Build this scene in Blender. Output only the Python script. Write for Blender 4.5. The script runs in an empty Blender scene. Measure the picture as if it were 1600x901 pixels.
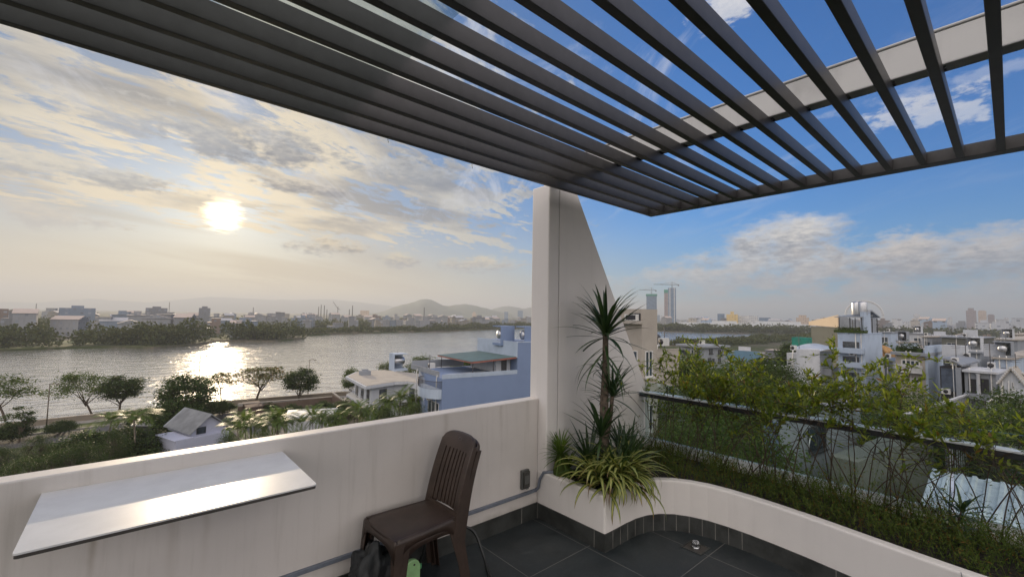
import bpy, math, random
from math import sin, cos, pi, radians, sqrt, atan2, tan, exp
from mathutils import Vector, Matrix, noise
from mathutils.geometry import tessellate_polygon

sc = bpy.context.scene
col = sc.collection

# ------------------------------------------------------------------ camera
# terrace axes: +X along the parapet, +Y out over the river, z = 0 at eye height
FOC = 680.0; YAW = radians(48.9); PIT = radians(3.55); ROL = radians(0.95)
cf = Vector((cos(PIT)*cos(YAW), cos(PIT)*sin(YAW), sin(PIT)))
r0 = Vector((sin(YAW), -cos(YAW), 0)); u0 = r0.cross(cf)
cr = r0*cos(ROL)+u0*sin(ROL); cu = u0*cos(ROL)-r0*sin(ROL)
cam = bpy.data.cameras.new('camera'); camo = bpy.data.objects.new('camera', cam); col.objects.link(camo)
m = Matrix((( cr.x, cu.x, -cf.x, 0), (cr.y, cu.y, -cf.y, 0), (cr.z, cu.z, -cf.z, 0), (0, 0, 0, 1)))
camo.matrix_world = m
cam.sensor_width = 36; cam.lens = 36*FOC/1600; cam.clip_start = 0.05; cam.clip_end = 60000
sc.camera = camo

def ray(x, y):
    d = cf*FOC + cr*(x-800) + cu*(450.5-y)
    return d.normalized()
def at(x, y, D):
    d = ray(x, y); return d*(D/d.dot(cf))
def onZ(x, y, Z):
    d = ray(x, y); return d*(Z/d.z)

# ------------------------------------------------------------------ light
SUN_EL = radians(10.5); SUN_AZ = radians(82.9)
sdir = Vector((cos(SUN_EL)*cos(SUN_AZ), cos(SUN_EL)*sin(SUN_AZ), sin(SUN_EL)))
sl = bpy.data.lights.new('sun', 'SUN'); slo = bpy.data.objects.new('sun', sl); col.objects.link(slo)
slo.rotation_euler = (-sdir).to_track_quat('-Z', 'Y').to_euler()
sl.energy = 4.6; sl.angle = radians(0.6); sl.color = (1.0, 0.80, 0.55)

sc.view_settings.view_transform = 'Standard'; sc.view_settings.look = 'None'
sc.view_settings.exposure = 0.0; sc.view_settings.gamma = 1.0
sc.render.engine = 'CYCLES'
sc.cycles.max_bounces = 7; sc.cycles.diffuse_bounces = 3; sc.cycles.glossy_bounces = 3
sc.cycles.transmission_bounces = 6; sc.cycles.transparent_max_bounces = 10; sc.cycles.volume_bounces = 0
sc.cycles.sample_clamp_indirect = 4.0; sc.cycles.sample_clamp_direct = 24.0
sc.cycles.use_denoising = True
sc.cycles.caustics_reflective = False; sc.cycles.caustics_refractive = False

# ------------------------------------------------------------------ node helpers
class NT:
    def __init__(s, nt): s.nt = nt; s.n = nt.nodes; s.l = nt.links
    def inp(s, sock, v):
        if v is None: return
        if hasattr(v, 'is_output'): s.l.new(v, sock)
        elif isinstance(v, (tuple, list, Vector)):
            v = tuple(v)
            if len(v) == 3 and len(sock.default_value) == 4: v = v+(1,)
            sock.default_value = v
        else: sock.default_value = v
    def math(s, op, a, b=None, c=None, clamp=False):
        n = s.n.new('ShaderNodeMath'); n.operation = op; n.use_clamp = clamp
        s.inp(n.inputs[0], a); s.inp(n.inputs[1], b); s.inp(n.inputs[2], c); return n.outputs[0]
    def vm(s, op, a, b=None, sc_=None):
        n = s.n.new('ShaderNodeVectorMath'); n.operation = op
        s.inp(n.inputs[0], a); s.inp(n.inputs[1], b)
        if sc_ is not None: s.inp(n.inputs['Scale'], sc_)
        return n.outputs['Value'] if op in ('DOT_PRODUCT', 'LENGTH', 'DISTANCE') else n.outputs[0]
    def sep(s, v): n = s.n.new('ShaderNodeSeparateXYZ'); s.inp(n.inputs[0], v); return n.outputs
    def comb(s, x, y, z):
        n = s.n.new('ShaderNodeCombineXYZ'); s.inp(n.inputs[0], x); s.inp(n.inputs[1], y); s.inp(n.inputs[2], z); return n.outputs[0]
    def noise(s, v, scale, det=5, rough=0.5, dist=0.0, out=0):
        n = s.n.new('ShaderNodeTexNoise'); s.inp(n.inputs['Vector'], v); s.inp(n.inputs['Scale'], scale)
        s.inp(n.inputs['Detail'], det); s.inp(n.inputs['Roughness'], rough); s.inp(n.inputs['Distortion'], dist)
        return n.outputs[out]
    def step(s, v, a, b, lo=0.0, hi=1.0, kind='SMOOTHSTEP'):
        n = s.n.new('ShaderNodeMapRange'); n.interpolation_type = kind
        s.inp(n.inputs[0], v); s.inp(n.inputs[1], a); s.inp(n.inputs[2], b); s.inp(n.inputs[3], lo); s.inp(n.inputs[4], hi)
        return n.outputs[0]
    def mix(s, f, a, b, blend='MIX'):
        n = s.n.new('ShaderNodeMix'); n.data_type = 'RGBA'; n.blend_type = blend
        s.inp(n.inputs[0], f); s.inp(n.inputs[6], a); s.inp(n.inputs[7], b); return n.outputs[2]
    def coord(s, which='Object'):
        n = s.n.new('ShaderNodeTexCoord'); return n.outputs[which]
    def bump(s, h, strength=0.3, dist=0.01):
        n = s.n.new('ShaderNodeBump'); s.inp(n.inputs['Height'], h); n.inputs['Strength'].default_value = strength
        n.inputs['Distance'].default_value = dist; return n.outputs[0]

# ------------------------------------------------------------------ sky: Nishita with procedural clouds
w = bpy.data.worlds.new('World'); sc.world = w; w.use_nodes = True
N = NT(w.node_tree); N.n.clear()
out = N.n.new('ShaderNodeOutputWorld'); bg = N.n.new('ShaderNodeBackground'); N.l.new(bg.outputs[0], out.inputs[0])
sky = N.n.new('ShaderNodeTexSky'); sky.sky_type = 'NISHITA'; sky.sun_disc = False
sky.sun_elevation = SUN_EL; sky.sun_rotation = pi/2-SUN_AZ
sky.altitude = 20; sky.air_density = 1.0; sky.dust_density = 0.6; sky.ozone_density = 2.0
SKYK = 0.10
dirv = N.coord('Generated')
d = N.vm('NORMALIZE', dirv)
dx, dy, dz = N.sep(d)
sunv = tuple(sdir)
cs = N.vm('DOT_PRODUCT', d, sunv)                       # cosine to the sun
ang = N.math('MULTIPLY', N.math('ARCCOSINE', N.math('MINIMUM', cs, 0.999999)), 180/pi)
el = N.math('MULTIPLY', N.math('ARCSINE', dz), 180/pi)
hx, hy = cos(SUN_AZ), sin(SUN_AZ)
azc = N.math('ARCTAN2', dy, dx)                         # azimuth in radians from +X
azd = N.math('MULTIPLY', azc, 180/pi)
skyc = N.mix(1.0, sky.outputs[0], N.mix(N.step(ang, 12.0, 62.0), (0.46, 0.62, 0.90), (0.0, 0.93, 1.95)), 'MULTIPLY')
hz = N.step(el, 0.0, 16.0, 1.0, 0.0)
skyc = N.vm('SCALE', skyc, None, SKYK*1.0)
# thin high veil, whiter towards the sun
sunside = N.step(ang, 20.0, 75.0, 1.0, 0.0)
pz = N.math('ADD', N.math('MAXIMUM', dz, 0.0), 0.10)
px_ = N.math('DIVIDE', dx, pz); py_ = N.math('DIVIDE', dy, pz)
pp = N.comb(px_, py_, 0.0)
def rot(v, a, sx=1.0, sy=1.0):
    x, y, z = N.sep(v); c_, s_ = cos(a), sin(a)
    return N.comb(N.math('MULTIPLY', N.math('ADD', N.math('MULTIPLY', x, c_), N.math('MULTIPLY', y, s_)), sx),
                  N.math('MULTIPLY', N.math('SUBTRACT', N.math('MULTIPLY', y, c_), N.math('MULTIPLY', x, s_)), sy), 0.0)
# broad veil
veil = N.noise(rot(pp, 0.5, 0.45, 1.0), 0.8, 4, 0.55, 0.6)
veil = N.step(veil, 0.42, 0.70)
veil_amt = N.math('MULTIPLY', N.math('ADD', N.math('MULTIPLY', veil, 0.55), 0.45), N.step(ang, 15.0, 62.0, 0.80, 0.0))
warm = N.mix(N.step(ang, 3.0, 26.0), (0.50, 0.46, 0.37), (0.19, 0.29, 0.44))
cur = N.mix(veil_amt, skyc, warm)
# mid-level broken cloud round the sun (rippled, lit from behind)
q = rot(pp, 0.35, 0.75, 1.35)
n1 = N.noise(q, 2.1, 9, 0.62, 0.35)
n2 = N.noise(rot(pp, 0.2, 1.0, 2.2), 6.0, 8, 0.62, 0.5)
dens = N.math('ADD', N.math('MULTIPLY', n1, 0.60), N.math('MULTIPLY', n2, 0.40))
reg = N.math('MULTIPLY', N.step(ang, 24.0, 50.0, 1.0, 0.0), N.step(el, 6.0, 11.0))
lo_t = N.math('SUBTRACT', 0.60, N.math('MULTIPLY', reg, 0.17))
cov = N.math('MULTIPLY', N.step(dens, lo_t, N.math('ADD', lo_t, 0.075)), N.step(reg, 0.0, 0.25))
thick = N.step(N.noise(rot(pp, 0.25, 0.8, 1.4), 1.0, 7, 0.55, 0.3), 0.45, 0.62)
lit = N.mix(N.step(ang, 3.0, 34.0), (0.98, 0.82, 0.56), (0.56, 0.55, 0.50))
dark = N.mix(N.step(ang, 2.0, 22.0), (0.36, 0.32, 0.27), (0.17, 0.19, 0.24))
ccol = N.mix(N.math('MULTIPLY', thick, 0.85), lit, dark)
cur = N.mix(N.math('MULTIPLY', cov, 0.86), cur, ccol)
# low warm murk towards the sun, pale haze elsewhere
hcol = N.mix(N.step(ang, 10.0, 75.0), (0.78, 0.58, 0.31), (0.12, 0.37, 0.62))
hamt = N.math('MULTIPLY', N.step(el, -2.0, 15.0, 1.0, 0.0), N.step(ang, 15.0, 90.0, 0.95, 0.50))
cur = N.mix(hamt, cur, hcol)
# cumulus placed by azimuth / elevation (degrees), soft lumpy edges
def az_el(x, y):
    r = ray(x, y); return atan2(r.y, r.x)*180/pi, math.asin(r.z)*180/pi
lump = N.noise(N.comb(azd, N.math('MULTIPLY', el, 1.9), 0.0), 0.23, 8, 0.60, 0.2)
fine = N.noise(N.comb(azd, N.math('MULTIPLY', el, 2.6), 3.0), 0.9, 6, 0.6)
def puff(cur, x, y, wx, wy, amt, litc, darkc, edge=1.0, thr=0.0):
    a0, e0 = az_el(x, y); sxd = wx/14.0; syd = wy/14.0
    ex = N.math('DIVIDE', N.math('SUBTRACT', azd, a0), sxd)
    ey = N.math('DIVIDE', N.math('SUBTRACT', el, e0), syd)
    rr = N.math('ADD', N.math('MULTIPLY', ex, ex), N.math('MULTIPLY', ey, ey))
    f = N.math('SUBTRACT', 1.0, rr)
    f = N.math('ADD', f, N.math('MULTIPLY', N.math('SUBTRACT', lump, 0.5), 5.0*edge))
    f = N.math('ADD', f, N.math('MULTIPLY', N.math('SUBTRACT', fine, 0.5), 2.2*edge))
    msk = N.math('MULTIPLY', N.step(f, 0.0+thr, 1.1+thr), amt)
    shade = N.step(N.math('ADD', N.math('MULTIPLY', ey, -1.0), N.math('MULTIPLY', N.math('SUBTRACT', fine, 0.5), 3.0)), -0.9, 0.9)
    return N.mix(msk, cur, N.mix(shade, litc, darkc))
LW, LD = (0.82, 0.77, 0.70), (0.23, 0.27, 0.34)
cur = puff(cur, 1230, 412, 200, 56, 0.85, LW, LD, 0.5)
cur = puff(cur, 1225, 372, 105, 44, 0.92, LW, LD, 0.42)
cur = puff(cur, 1520, 400, 240, 46, 0.90, (0.66, 0.60, 0.55), (0.19, 0.23, 0.30), 0.5)
cur = puff(cur, 1120, 440, 230, 30, 0.60, (0.62, 0.60, 0.58), (0.30, 0.36, 0.44), 0.9)
cur = puff(cur, 1440, 462, 320, 26, 0.65, (0.46, 0.47, 0.50), (0.20, 0.26, 0.34), 0.9)
cur = puff(cur, 1450, 172, 70, 26, 0.75, (0.70, 0.70, 0.72), (0.55, 0.60, 0.70), 1.3)
cur = puff(cur, 1130, 10, 60, 30, 0.85, (0.80, 0.78, 0.78), (0.60, 0.62, 0.68), 1.0)
cur = puff(cur, 1510, 125, 160, 10, 0.40, (0.55, 0.60, 0.72), (0.45, 0.52, 0.68), 1.0)
cur = puff(cur, 510, 384, 66, 20, 0.95, (0.85, 0.68, 0.42), (0.26, 0.25, 0.25), 0.7)
cur = puff(cur, 755, 415, 90, 19, 0.95, (0.70, 0.62, 0.47), (0.30, 0.32, 0.36), 0.7)
cur = puff(cur, 620, 405, 46, 16, 0.90, (0.74, 0.64, 0.45), (0.30, 0.31, 0.34), 0.7)
cur = puff(cur, 60, 335, 70, 20, 0.60, (0.72, 0.62, 0.48), (0.47, 0.44, 0.42), 0.9)
cur = puff(cur, 400, 225, 150, 44, 0.90, (0.42, 0.42, 0.42), (0.18, 0.20, 0.25), 0.6)
cur = puff(cur, 460, 288, 80, 16, 0.85, (0.70, 0.62, 0.50), (0.21, 0.21, 0.24), 0.9)
cur = puff(cur, 230, 285, 90, 14, 0.75, (0.72, 0.66, 0.54), (0.26, 0.26, 0.28), 1.0)
cur = puff(cur, 640, 265, 130, 26, 0.70, (0.56, 0.56, 0.54), (0.28, 0.31, 0.36), 1.1)
cur = puff(cur, 250, 190, 120, 30, 0.65, (0.60, 0.58, 0.53), (0.38, 0.40, 0.44), 1.2)
cur = puff(cur, 90, 265, 110, 20, 0.60, (0.62, 0.60, 0.54), (0.33, 0.35, 0.38), 1.2)
# high wisps on the blue side
wn = N.noise(rot(pp, 1.0, 0.5, 1.6), 2.2, 8, 0.65, 0.8)
wm = N.math('MULTIPLY', N.step(wn, 0.50, 0.76), N.step(ang, 30.0, 80.0, 0.8, 0.16))
cur = N.mix(N.math('MULTIPLY', wm, N.step(el, 8.0, 16.0)), cur, (0.66, 0.68, 0.74))
# unseen cloud fill, added behind the camera to brighten the shaded terrace walls
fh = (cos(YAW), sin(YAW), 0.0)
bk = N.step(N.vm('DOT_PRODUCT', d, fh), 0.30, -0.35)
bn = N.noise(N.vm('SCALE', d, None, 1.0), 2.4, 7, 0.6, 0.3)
back_fill = N.mix(N.step(bn, 0.35, 0.65), (1.36, 1.24, 1.17), (2.60, 2.36, 2.20))
cur = N.mix(N.math('MULTIPLY', bk, 0.92), cur, back_fill)
# aureole and the sun burning through the cloud
gl = N.math('ADD', N.math('MULTIPLY', N.math('EXPONENT', N.math('MULTIPLY', ang, -0.42)), 0.42),
            N.math('MULTIPLY', N.math('EXPONENT', N.math('MULTIPLY', ang, -0.12)), 0.02))
core = N.math('MULTIPLY', N.step(N.math('ADD', ang, N.math('MULTIPLY', N.math('SUBTRACT', n2, 0.5), 2.4)), 0.0, 2.3, 1.0, 0.0), 4.0)
gcol = N.vm('SCALE', (1.0, 0.80, 0.48), None, N.math('ADD', gl, core))
cur = N.vm('ADD', cur, gcol)
# nothing bright below the horizon
cur = N.mix(N.step(el, -3.0, -0.5), (0.16, 0.17, 0.15), cur)
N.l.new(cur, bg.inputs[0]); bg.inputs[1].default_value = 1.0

# ------------------------------------------------------------------ materials
MATS = {}
def mat(name, c, rough=0.7, var=0.12, scale=6.0, bump=0.0, metal=0.0, spec=0.5, c2=None, bscale=None, bdist=0.01, det=5, coat=0):
    if name in MATS: return MATS[name]
    m_ = bpy.data.materials.new(name); m_.use_nodes = True; T = NT(m_.node_tree)
    b = T.n['Principled BSDF']; co = T.coord('Object')
    f = T.noise(co, scale, det, 0.6)
    c2_ = c2 or tuple(x*(1-2.2*var) for x in c)
    hi = c if c2 else tuple(min(1, x*(1+0.8*var)) for x in c)
    T.inp(b.inputs['Base Color'], T.mix(T.step(f, 0.32, 0.68), c2_, hi))
    b.inputs['Roughness'].default_value = rough; b.inputs['Metallic'].default_value = metal
    b.inputs['Specular IOR Level'].default_value = spec
    b.inputs['Coat Weight'].default_value = coat
    if bump:
        T.inp(b.inputs['Normal'], T.bump(T.noise(co, bscale or scale*8, 4, 0.6), bump, bdist))
    MATS[name] = m_; return m_

def leafmat(name, c, c2, trans=0.35, rough=0.5, hue=0.5, tcol=None, brown=0.0, spec=0.12):
    m_ = bpy.data.materials.new(name); m_.use_nodes = True; T = NT(m_.node_tree)
    b = T.n['Principled BSDF']; o = T.n['Material Output']
    g = T.n.new('ShaderNodeNewGeometry'); oi = T.n.new('ShaderNodeObjectInfo')
    r = g.outputs['Random Per Island']
    cc = T.mix(r, c, c2)
    if brown:
        cc = T.mix(T.step(T.math('FRACT', T.math('MULTIPLY', r, 17.3)), 1-brown, 1-brown+0.01), cc, (0.16, 0.09, 0.03))
    cc = T.mix(T.math('MULTIPLY', oi.outputs['Random'], 0.35), cc, tuple(x*0.62 for x in c))
    T.inp(b.inputs['Base Color'], cc); b.inputs['Roughness'].default_value = rough
    b.inputs['Specular IOR Level'].default_value = spec
    tr = T.n.new('ShaderNodeBsdfTranslucent')
    T.inp(tr.inputs[0], T.mix(1.0, cc, tcol or (1.9, 1.7, 0.7), 'MULTIPLY'))
    mx = T.n.new('ShaderNodeMixShader'); mx.inputs[0].default_value = trans
    T.l.new(b.outputs[0], mx.inputs[1]); T.l.new(tr.outputs[0], mx.inputs[2]); T.l.new(mx.outputs[0], o.inputs[0])
    MATS[name] = m_; return m_

def wallmat(name, c, stain=0.15, streak=0.0, rough=0.85, scale=1.5, bumpy=0.12):
    """rendered / painted wall: blotches, vertical run-off streaks, fine grain"""
    m_ = bpy.data.materials.new(name); m_.use_nodes = True; T = NT(m_.node_tree)
    b = T.n['Principled BSDF']; co = T.coord('Object'); x, y, z = T.sep(co)
    f = T.noise(co, scale, 6, 0.62)
    base = T.mix(T.math('MULTIPLY', T.step(f, 0.42, 0.75), stain*2), c, tuple(v*0.55 for v in c))
    if streak:
        s_ = T.noise(T.comb(T.math('MULTIPLY', x, 9), T.math('MULTIPLY', y, 9), T.math('MULTIPLY', z, 0.5)), 1.6, 6, 0.7)
        base = T.mix(T.math('MULTIPLY', T.step(s_, 0.50, 0.78), streak), base, tuple(v*k for v, k in zip(c, (0.42, 0.40, 0.36))))
    T.inp(b.inputs['Base Color'], base); b.inputs['Roughness'].default_value = rough
    b.inputs['Specular IOR Level'].default_value = 0.3
    if bumpy:
        T.inp(b.inputs['Normal'], T.bump(T.noise(co, 60, 4, 0.7), bumpy, 0.004))
    MATS[name] = m_; return m_

def glassmat(name, c=(0.9, 0.97, 0.95), rough=0.02, alpha=0.14, tint=0.9):
    m_ = bpy.data.materials.new(name); m_.use_nodes = True; T = NT(m_.node_tree)
    b = T.n['Principled BSDF']; o = T.n['Material Output']
    tb = T.n.new('ShaderNodeBsdfTransparent'); tb.inputs[0].default_value = tuple(x*tint for x in c)+(1,)
    gb = T.n.new('ShaderNodeBsdfGlossy'); gb.inputs['Roughness'].default_value = rough
    gb.inputs[0].default_value = (0.9, 0.95, 1, 1)
    df = T.n.new('ShaderNodeBsdfDiffuse'); df.inputs[0].default_value = (0.55, 0.58, 0.56, 1)
    fr = T.n.new('ShaderNodeFresnel'); fr.inputs[0].default_value = 1.45
    mx = T.n.new('ShaderNodeMixShader'); gg = T.n.new('ShaderNodeNewGeometry'); T.inp(mx.inputs[0], T.math('MULTIPLY', T.math('MULTIPLY', fr.outputs[0], 0.9, clamp=True), T.math('SUBTRACT', 1.0, gg.outputs['Backfacing'])))
    T.l.new(tb.outputs[0], mx.inputs[1]); T.l.new(gb.outputs[0], mx.inputs[2])
    m2 = T.n.new('ShaderNodeMixShader')
    T.inp(m2.inputs[0], T.math('MULTIPLY', T.step(T.noise(T.coord('Object'), 7, 6, 0.7), 0.35, 0.8), alpha))
    T.l.new(mx.outputs[0], m2.inputs[1]); T.l.new(df.outputs[0], m2.inputs[2]); T.l.new(m2.outputs[0], o.inputs[0])
    MATS[name] = m_; return m_

# ------------------------------------------------------------------ mesh helpers
class MB:
    def __init__(s): s.v = []; s.f = []; s.mi = []; s.uv = None; s.sm = []
    def add(s, vs, fs, mi=0, smooth=False):
        o = len(s.v); s.v += [tuple(v) for v in vs]
        for f in fs: s.f.append(tuple(i+o for i in f)); s.mi.append(mi); s.sm.append(smooth)
        return s
    def box(s, x0, x1, y0, y1, z0, z1, mi=0):
        v = [(x, y, z) for z in (z0, z1) for y in (y0, y1) for x in (x0, x1)]
        return s.add(v, [(0, 2, 3, 1), (4, 5, 7, 6), (0, 1, 5, 4), (2, 6, 7, 3), (0, 4, 6, 2), (1, 3, 7, 5)], mi)
    def beam(s, p, q_, w_, h, mi=0, up=(0, 0, 1)):
        p = Vector(p); q_ = Vector(q_); dd = (q_-p).normalized(); upv = Vector(up)
        if abs(dd.dot(upv)) > 0.98: upv = Vector((1, 0, 0))
        sx = dd.cross(upv).normalized()*(w_/2); sy = sx.cross(dd).normalized()*(h/2)
        v = [a+b_*sx+c_*sy for a in (p, q_) for b_, c_ in ((-1, -1), (1, -1), (1, 1), (-1, 1))]
        return s.add(v, [(3, 2, 1, 0), (4, 5, 6, 7), (0, 1, 5, 4), (1, 2, 6, 5), (2, 3, 7, 6), (3, 0, 4, 7)], mi)
    def prism(s, poly, z0, z1, mi=0):
        n = len(poly); v = [(x, y, z0) for x, y in poly]+[(x, y, z1) for x, y in poly]
        f = [tuple(range(n-1, -1, -1)), tuple(range(n, 2*n))]+[(i, (i+1) % n, n+(i+1) % n, n+i) for i in range(n)]
        return s.add(v, f, mi)
    def prism_xz(s, poly, y0, y1, mi=0):
        n = len(poly); v = [(x, y0, z) for x, z in poly]+[(x, y1, z) for x, z in poly]
        f = [tuple(range(n)), tuple(range(2*n-1, n-1, -1))]+[(i, n+i, n+(i+1) % n, (i+1) % n) for i in range(n)]
        return s.add(v, f, mi)
    def prism_yz(s, poly, x0, x1, mi=0):
        n = len(poly); v = [(x0, y, z) for y, z in poly]+[(x1, y, z) for y, z in poly]
        f = [tuple(range(n-1, -1, -1)), tuple(range(n, 2*n))]+[(i, (i+1) % n, n+(i+1) % n, n+i) for i in range(n)]
        return s.add(v, f, mi)
    def tube(s, pts, rad, n=6, mi=0, caps=True, smooth=True):
        pts = [Vector(p) for p in pts]; k = len(pts)
        if not hasattr(rad, '__len__'): rad = [rad]*k
        vs = []; prev = None
        for i, p in enumerate(pts):
            t = (pts[min(i+1, k-1)]-pts[max(i-1, 0)])
            t = t.normalized() if t.length > 1e-9 else Vector((0, 0, 1))
            if prev is None:
                a = t.orthogonal().normalized()
            else:
                a = (prev-t*prev.dot(t)); a = a.normalized() if a.length > 1e-6 else t.orthogonal().normalized()
            prev = a; b_ = t.cross(a)
            for j in range(n):
                an = 2*pi*j/n; vs.append(p+(a*cos(an)+b_*sin(an))*rad[i])
        fs = [(i*n+j, i*n+(j+1) % n, (i+1)*n+(j+1) % n, (i+1)*n+j) for i in range(k-1) for j in range(n)]
        if caps: fs += [tuple(range(n-1, -1, -1)), tuple(range((k-1)*n, k*n))]
        return s.add(vs, fs, mi, smooth)
    def cyl(s, x, y, z0, z1, r, n=20, mi=0, r2=None, smooth=True):
        return s.tube([(x, y, z0), (x, y, z1)], [r, r if r2 is None else r2], n, mi, smooth=False)
    def lathe(s, prof, c=(0, 0, 0), n=24, mi=0, smooth=True, M=None):
        vs = [Vector((r*cos(2*pi*j/n), r*sin(2*pi*j/n), z)) for r, z in prof for j in range(n)]
        if M is not None: vs = [M @ v for v in vs]
        vs = [v+Vector(c) for v in vs]; k = len(prof)
        fs = [(i*n+j, i*n+(j+1) % n, (i+1)*n+(j+1) % n, (i+1)*n+j) for i in range(k-1) for j in range(n)]
        return s.add(vs, fs, mi, smooth)
    def build(s, name, mats, parent=None, loc=(0, 0, 0), rotz=0.0, bevel=0.0, seg=2):
        me = bpy.data.meshes.new(name); me.from_pydata(s.v, [], s.f)
        if not isinstance(mats, (list, tuple)): mats = [mats]
        for m_ in mats: me.materials.append(MATS[m_] if isinstance(m_, str) else m_)
        me.polygons.foreach_set('material_index', s.mi); me.polygons.foreach_set('use_smooth', s.sm)
        if s.uv: 
            ul = me.uv_layers.new(name='UVMap')
            li = [0]*len(me.loops); me.loops.foreach_get('vertex_index', li)
            buf = []
            for i in li: buf += s.uv[i]
            ul.data.foreach_set('uv', buf)
        me.update()
        o = bpy.data.objects.new(name, me); col.objects.link(o)
        if parent: o.parent = parent
        o.location = loc; o.rotation_euler = (0, 0, rotz)
        if bevel:
            md = o.modifiers.new('bevel', 'BEVEL'); md.width = bevel; md.segments = seg; md.limit_method = 'ANGLE'
            md.angle_limit = radians(40)
        return o
def tag(o, label=None, cat=None, group=None, kind=None):
    if label: o['label'] = label
    if cat: o['category'] = cat
    if group: o['group'] = group
    if kind: o['kind'] = kind
    return o
def empty(name, loc=(0, 0, 0), rotz=0.0):
    o = bpy.data.objects.new(name, None); col.objects.link(o); o.location = loc; o.rotation_euler = (0, 0, rotz)
    o.empty_display_size = 0.1; return o
KIDS = {}
def copy_thing(o, loc, rotz=0.0, scale=None, label=None, group=None):
    c = o.copy(); col.objects.link(c); c.location = loc; c.rotation_euler = (0, 0, rotz)
    if scale: c.scale = scale if hasattr(scale, '__len__') else (scale,)*3
    if label: c['label'] = label
    if group: c['group'] = group
    for ch in [k for k in bpy.data.objects if k.parent == o]:
        d_ = ch.copy(); col.objects.link(d_); d_.parent = c
        for g in [k for k in bpy.data.objects if k.parent == ch]:
            e = g.copy(); col.objects.link(e); e.parent = d_
    return c
def strip_leaf(mb, base, dir_h, length, width, up=1.0, droop=1.0, fold=0.25, n=7, twist=0.0, mi=0, wprof=None, uv=True):
    """long strap leaf with a centre fold; dir_h horizontal heading, up = initial rise, droop = curvature"""
    if mb.uv is None: mb.uv = []
    p = Vector(base); a = atan2(up, 1.0); h = Vector((dir_h[0], dir_h[1], 0)).normalized()
    side = Vector((-h.y, h.x, 0)); o = len(mb.v); step = length/n
    rows = []
    for i in range(n+1):
        t = i/n
        wv = width*0.5*(wprof(t) if wprof else (min(1.0, 0.45+2.6*t)*(1-t**2.6)+0.02))
        tang = h*cos(a)+Vector((0, 0, 1))*sin(a); nrm = side.cross(tang)*-1
        sd = (side+nrm*twist*t).normalized()
        mb.v += [tuple(p-sd*wv+nrm*wv*fold*1.2), tuple(p), tuple(p+sd*wv+nrm*wv*fold*1.2)]
        mb.uv += [(0, t), (0.5, t), (1, t)]
        p = p+tang*step; a -= droop*(0.4+1.2*t)/n
    for i in range(n):
        q0 = o+i*3; 
        mb.f += [(q0, q0+1, q0+4, q0+3), (q0+1, q0+2, q0+5, q0+4)]; mb.mi += [mi, mi]; mb.sm += [True, True]
# ================================================================== TERRACE
FZ = -1.65                                  # terrace floor
random.seed(4)
wallmat('white_render', (0.72, 0.69, 0.665), 0.08, 0.10, 0.85, 1.2)
wallmat('parapet_render', (0.64, 0.605, 0.575), 0.12, 0.24, 0.50, 0.9)
# rusty run-off marks where the shelf fixings sit, and grime along the foot of the parapet
m_ = MATS['parapet_render']; T = NT(m_.node_tree); b = T.n['Principled BSDF']; src = b.inputs['Base Color'].links[0].from_socket
x, y, z = T.sep(T.coord('Object')); acc = None
for x0, z0, ln, wd, am in ((-0.07, -0.78, 0.50, 0.012, 0.75), (0.595, -0.77, 0.20, 0.008, 0.6), (0.20, -0.78, 0.75, 0.02, 0.25), (0.33, -0.78, 0.6, 0.016, 0.25), (1.70, -0.70, 0.5, 0.02, 0.22), (2.2, -0.70, 0.3, 0.014, 0.2)):
    q_ = T.math('DIVIDE', T.math('ADD', T.math('SUBTRACT', x, x0), T.math('MULTIPLY', T.math('SUBTRACT', T.noise(T.comb(0.0, x0*9, z), 9, 3), 0.5), 0.03)), wd)
    g_ = T.math('EXPONENT', T.math('MULTIPLY', T.math('MULTIPLY', q_, q_), -1.0))
    v_ = T.math('MULTIPLY', T.step(z, z0-ln, z0-0.02), T.step(z, z0, z0+0.01, 1.0, 0.0))
    s_ = T.math('MULTIPLY', T.math('MULTIPLY', g_, v_), am); acc = s_ if acc is None else T.math('MAXIMUM', acc, s_)
grime = T.math('MULTIPLY', T.step(T.math('ADD', z, T.math('MULTIPLY', T.noise(T.coord('Object'), 7, 5), 0.16)), -1.47, -1.40, 1.0, 0.0), 0.35)
T.inp(b.inputs['Base Color'], T.mix(grime, T.mix(acc, src, (0.20, 0.15, 0.09)), (0.22, 0.21, 0.17)))
mat('dark_steel', (0.033, 0.032, 0.034), 0.42, 0.10, 14, 0.12, bscale=180, bdist=0.002)
wallmat('beam_concrete', (0.56, 0.56, 0.55), 0.22, 0.25, 0.85, 4)
mat('shelf_stone', (0.66, 0.66, 0.67), 0.30, 0.03, 9, 0.015, bscale=30, spec=0.5)
mat('dark_edge', (0.05, 0.045, 0.04), 0.5)
mat('grout', (0.24, 0.23, 0.21), 0.9)
mat('skirt_tile', (0.042, 0.045, 0.043), 0.45, 0.2, 7, 0.1)
mat('soil', (0.035, 0.028, 0.02), 0.95, 0.3, 14, 0.9, bscale=40, bdist=0.03)
mat('alu', (0.62, 0.64, 0.66), 0.32, 0.05, 20, metal=0.85)
mat('alu_dark', (0.035, 0.038, 0.042), 0.4, 0.1, 20, metal=0.5)
mat('chrome', (0.45, 0.46, 0.48), 0.22, 0.02, 20, metal=1.0)
mat('conduit_grey', (0.15, 0.17, 0.21), 0.55, 0.08, 20)
mat('cover_smoke', (0.045, 0.045, 0.04), 0.2, 0.1, 20, coat=0.3)
mat('cover_grey', (0.10, 0.105, 0.10), 0.3, 0.1, 20)
glassmat('rail_glass', (0.86, 0.93, 0.91), 0.02, 0.05, 0.93)
glassmat('roof_glass', (0.92, 0.96, 0.95), 0.03, 0.14, 0.92)

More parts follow.
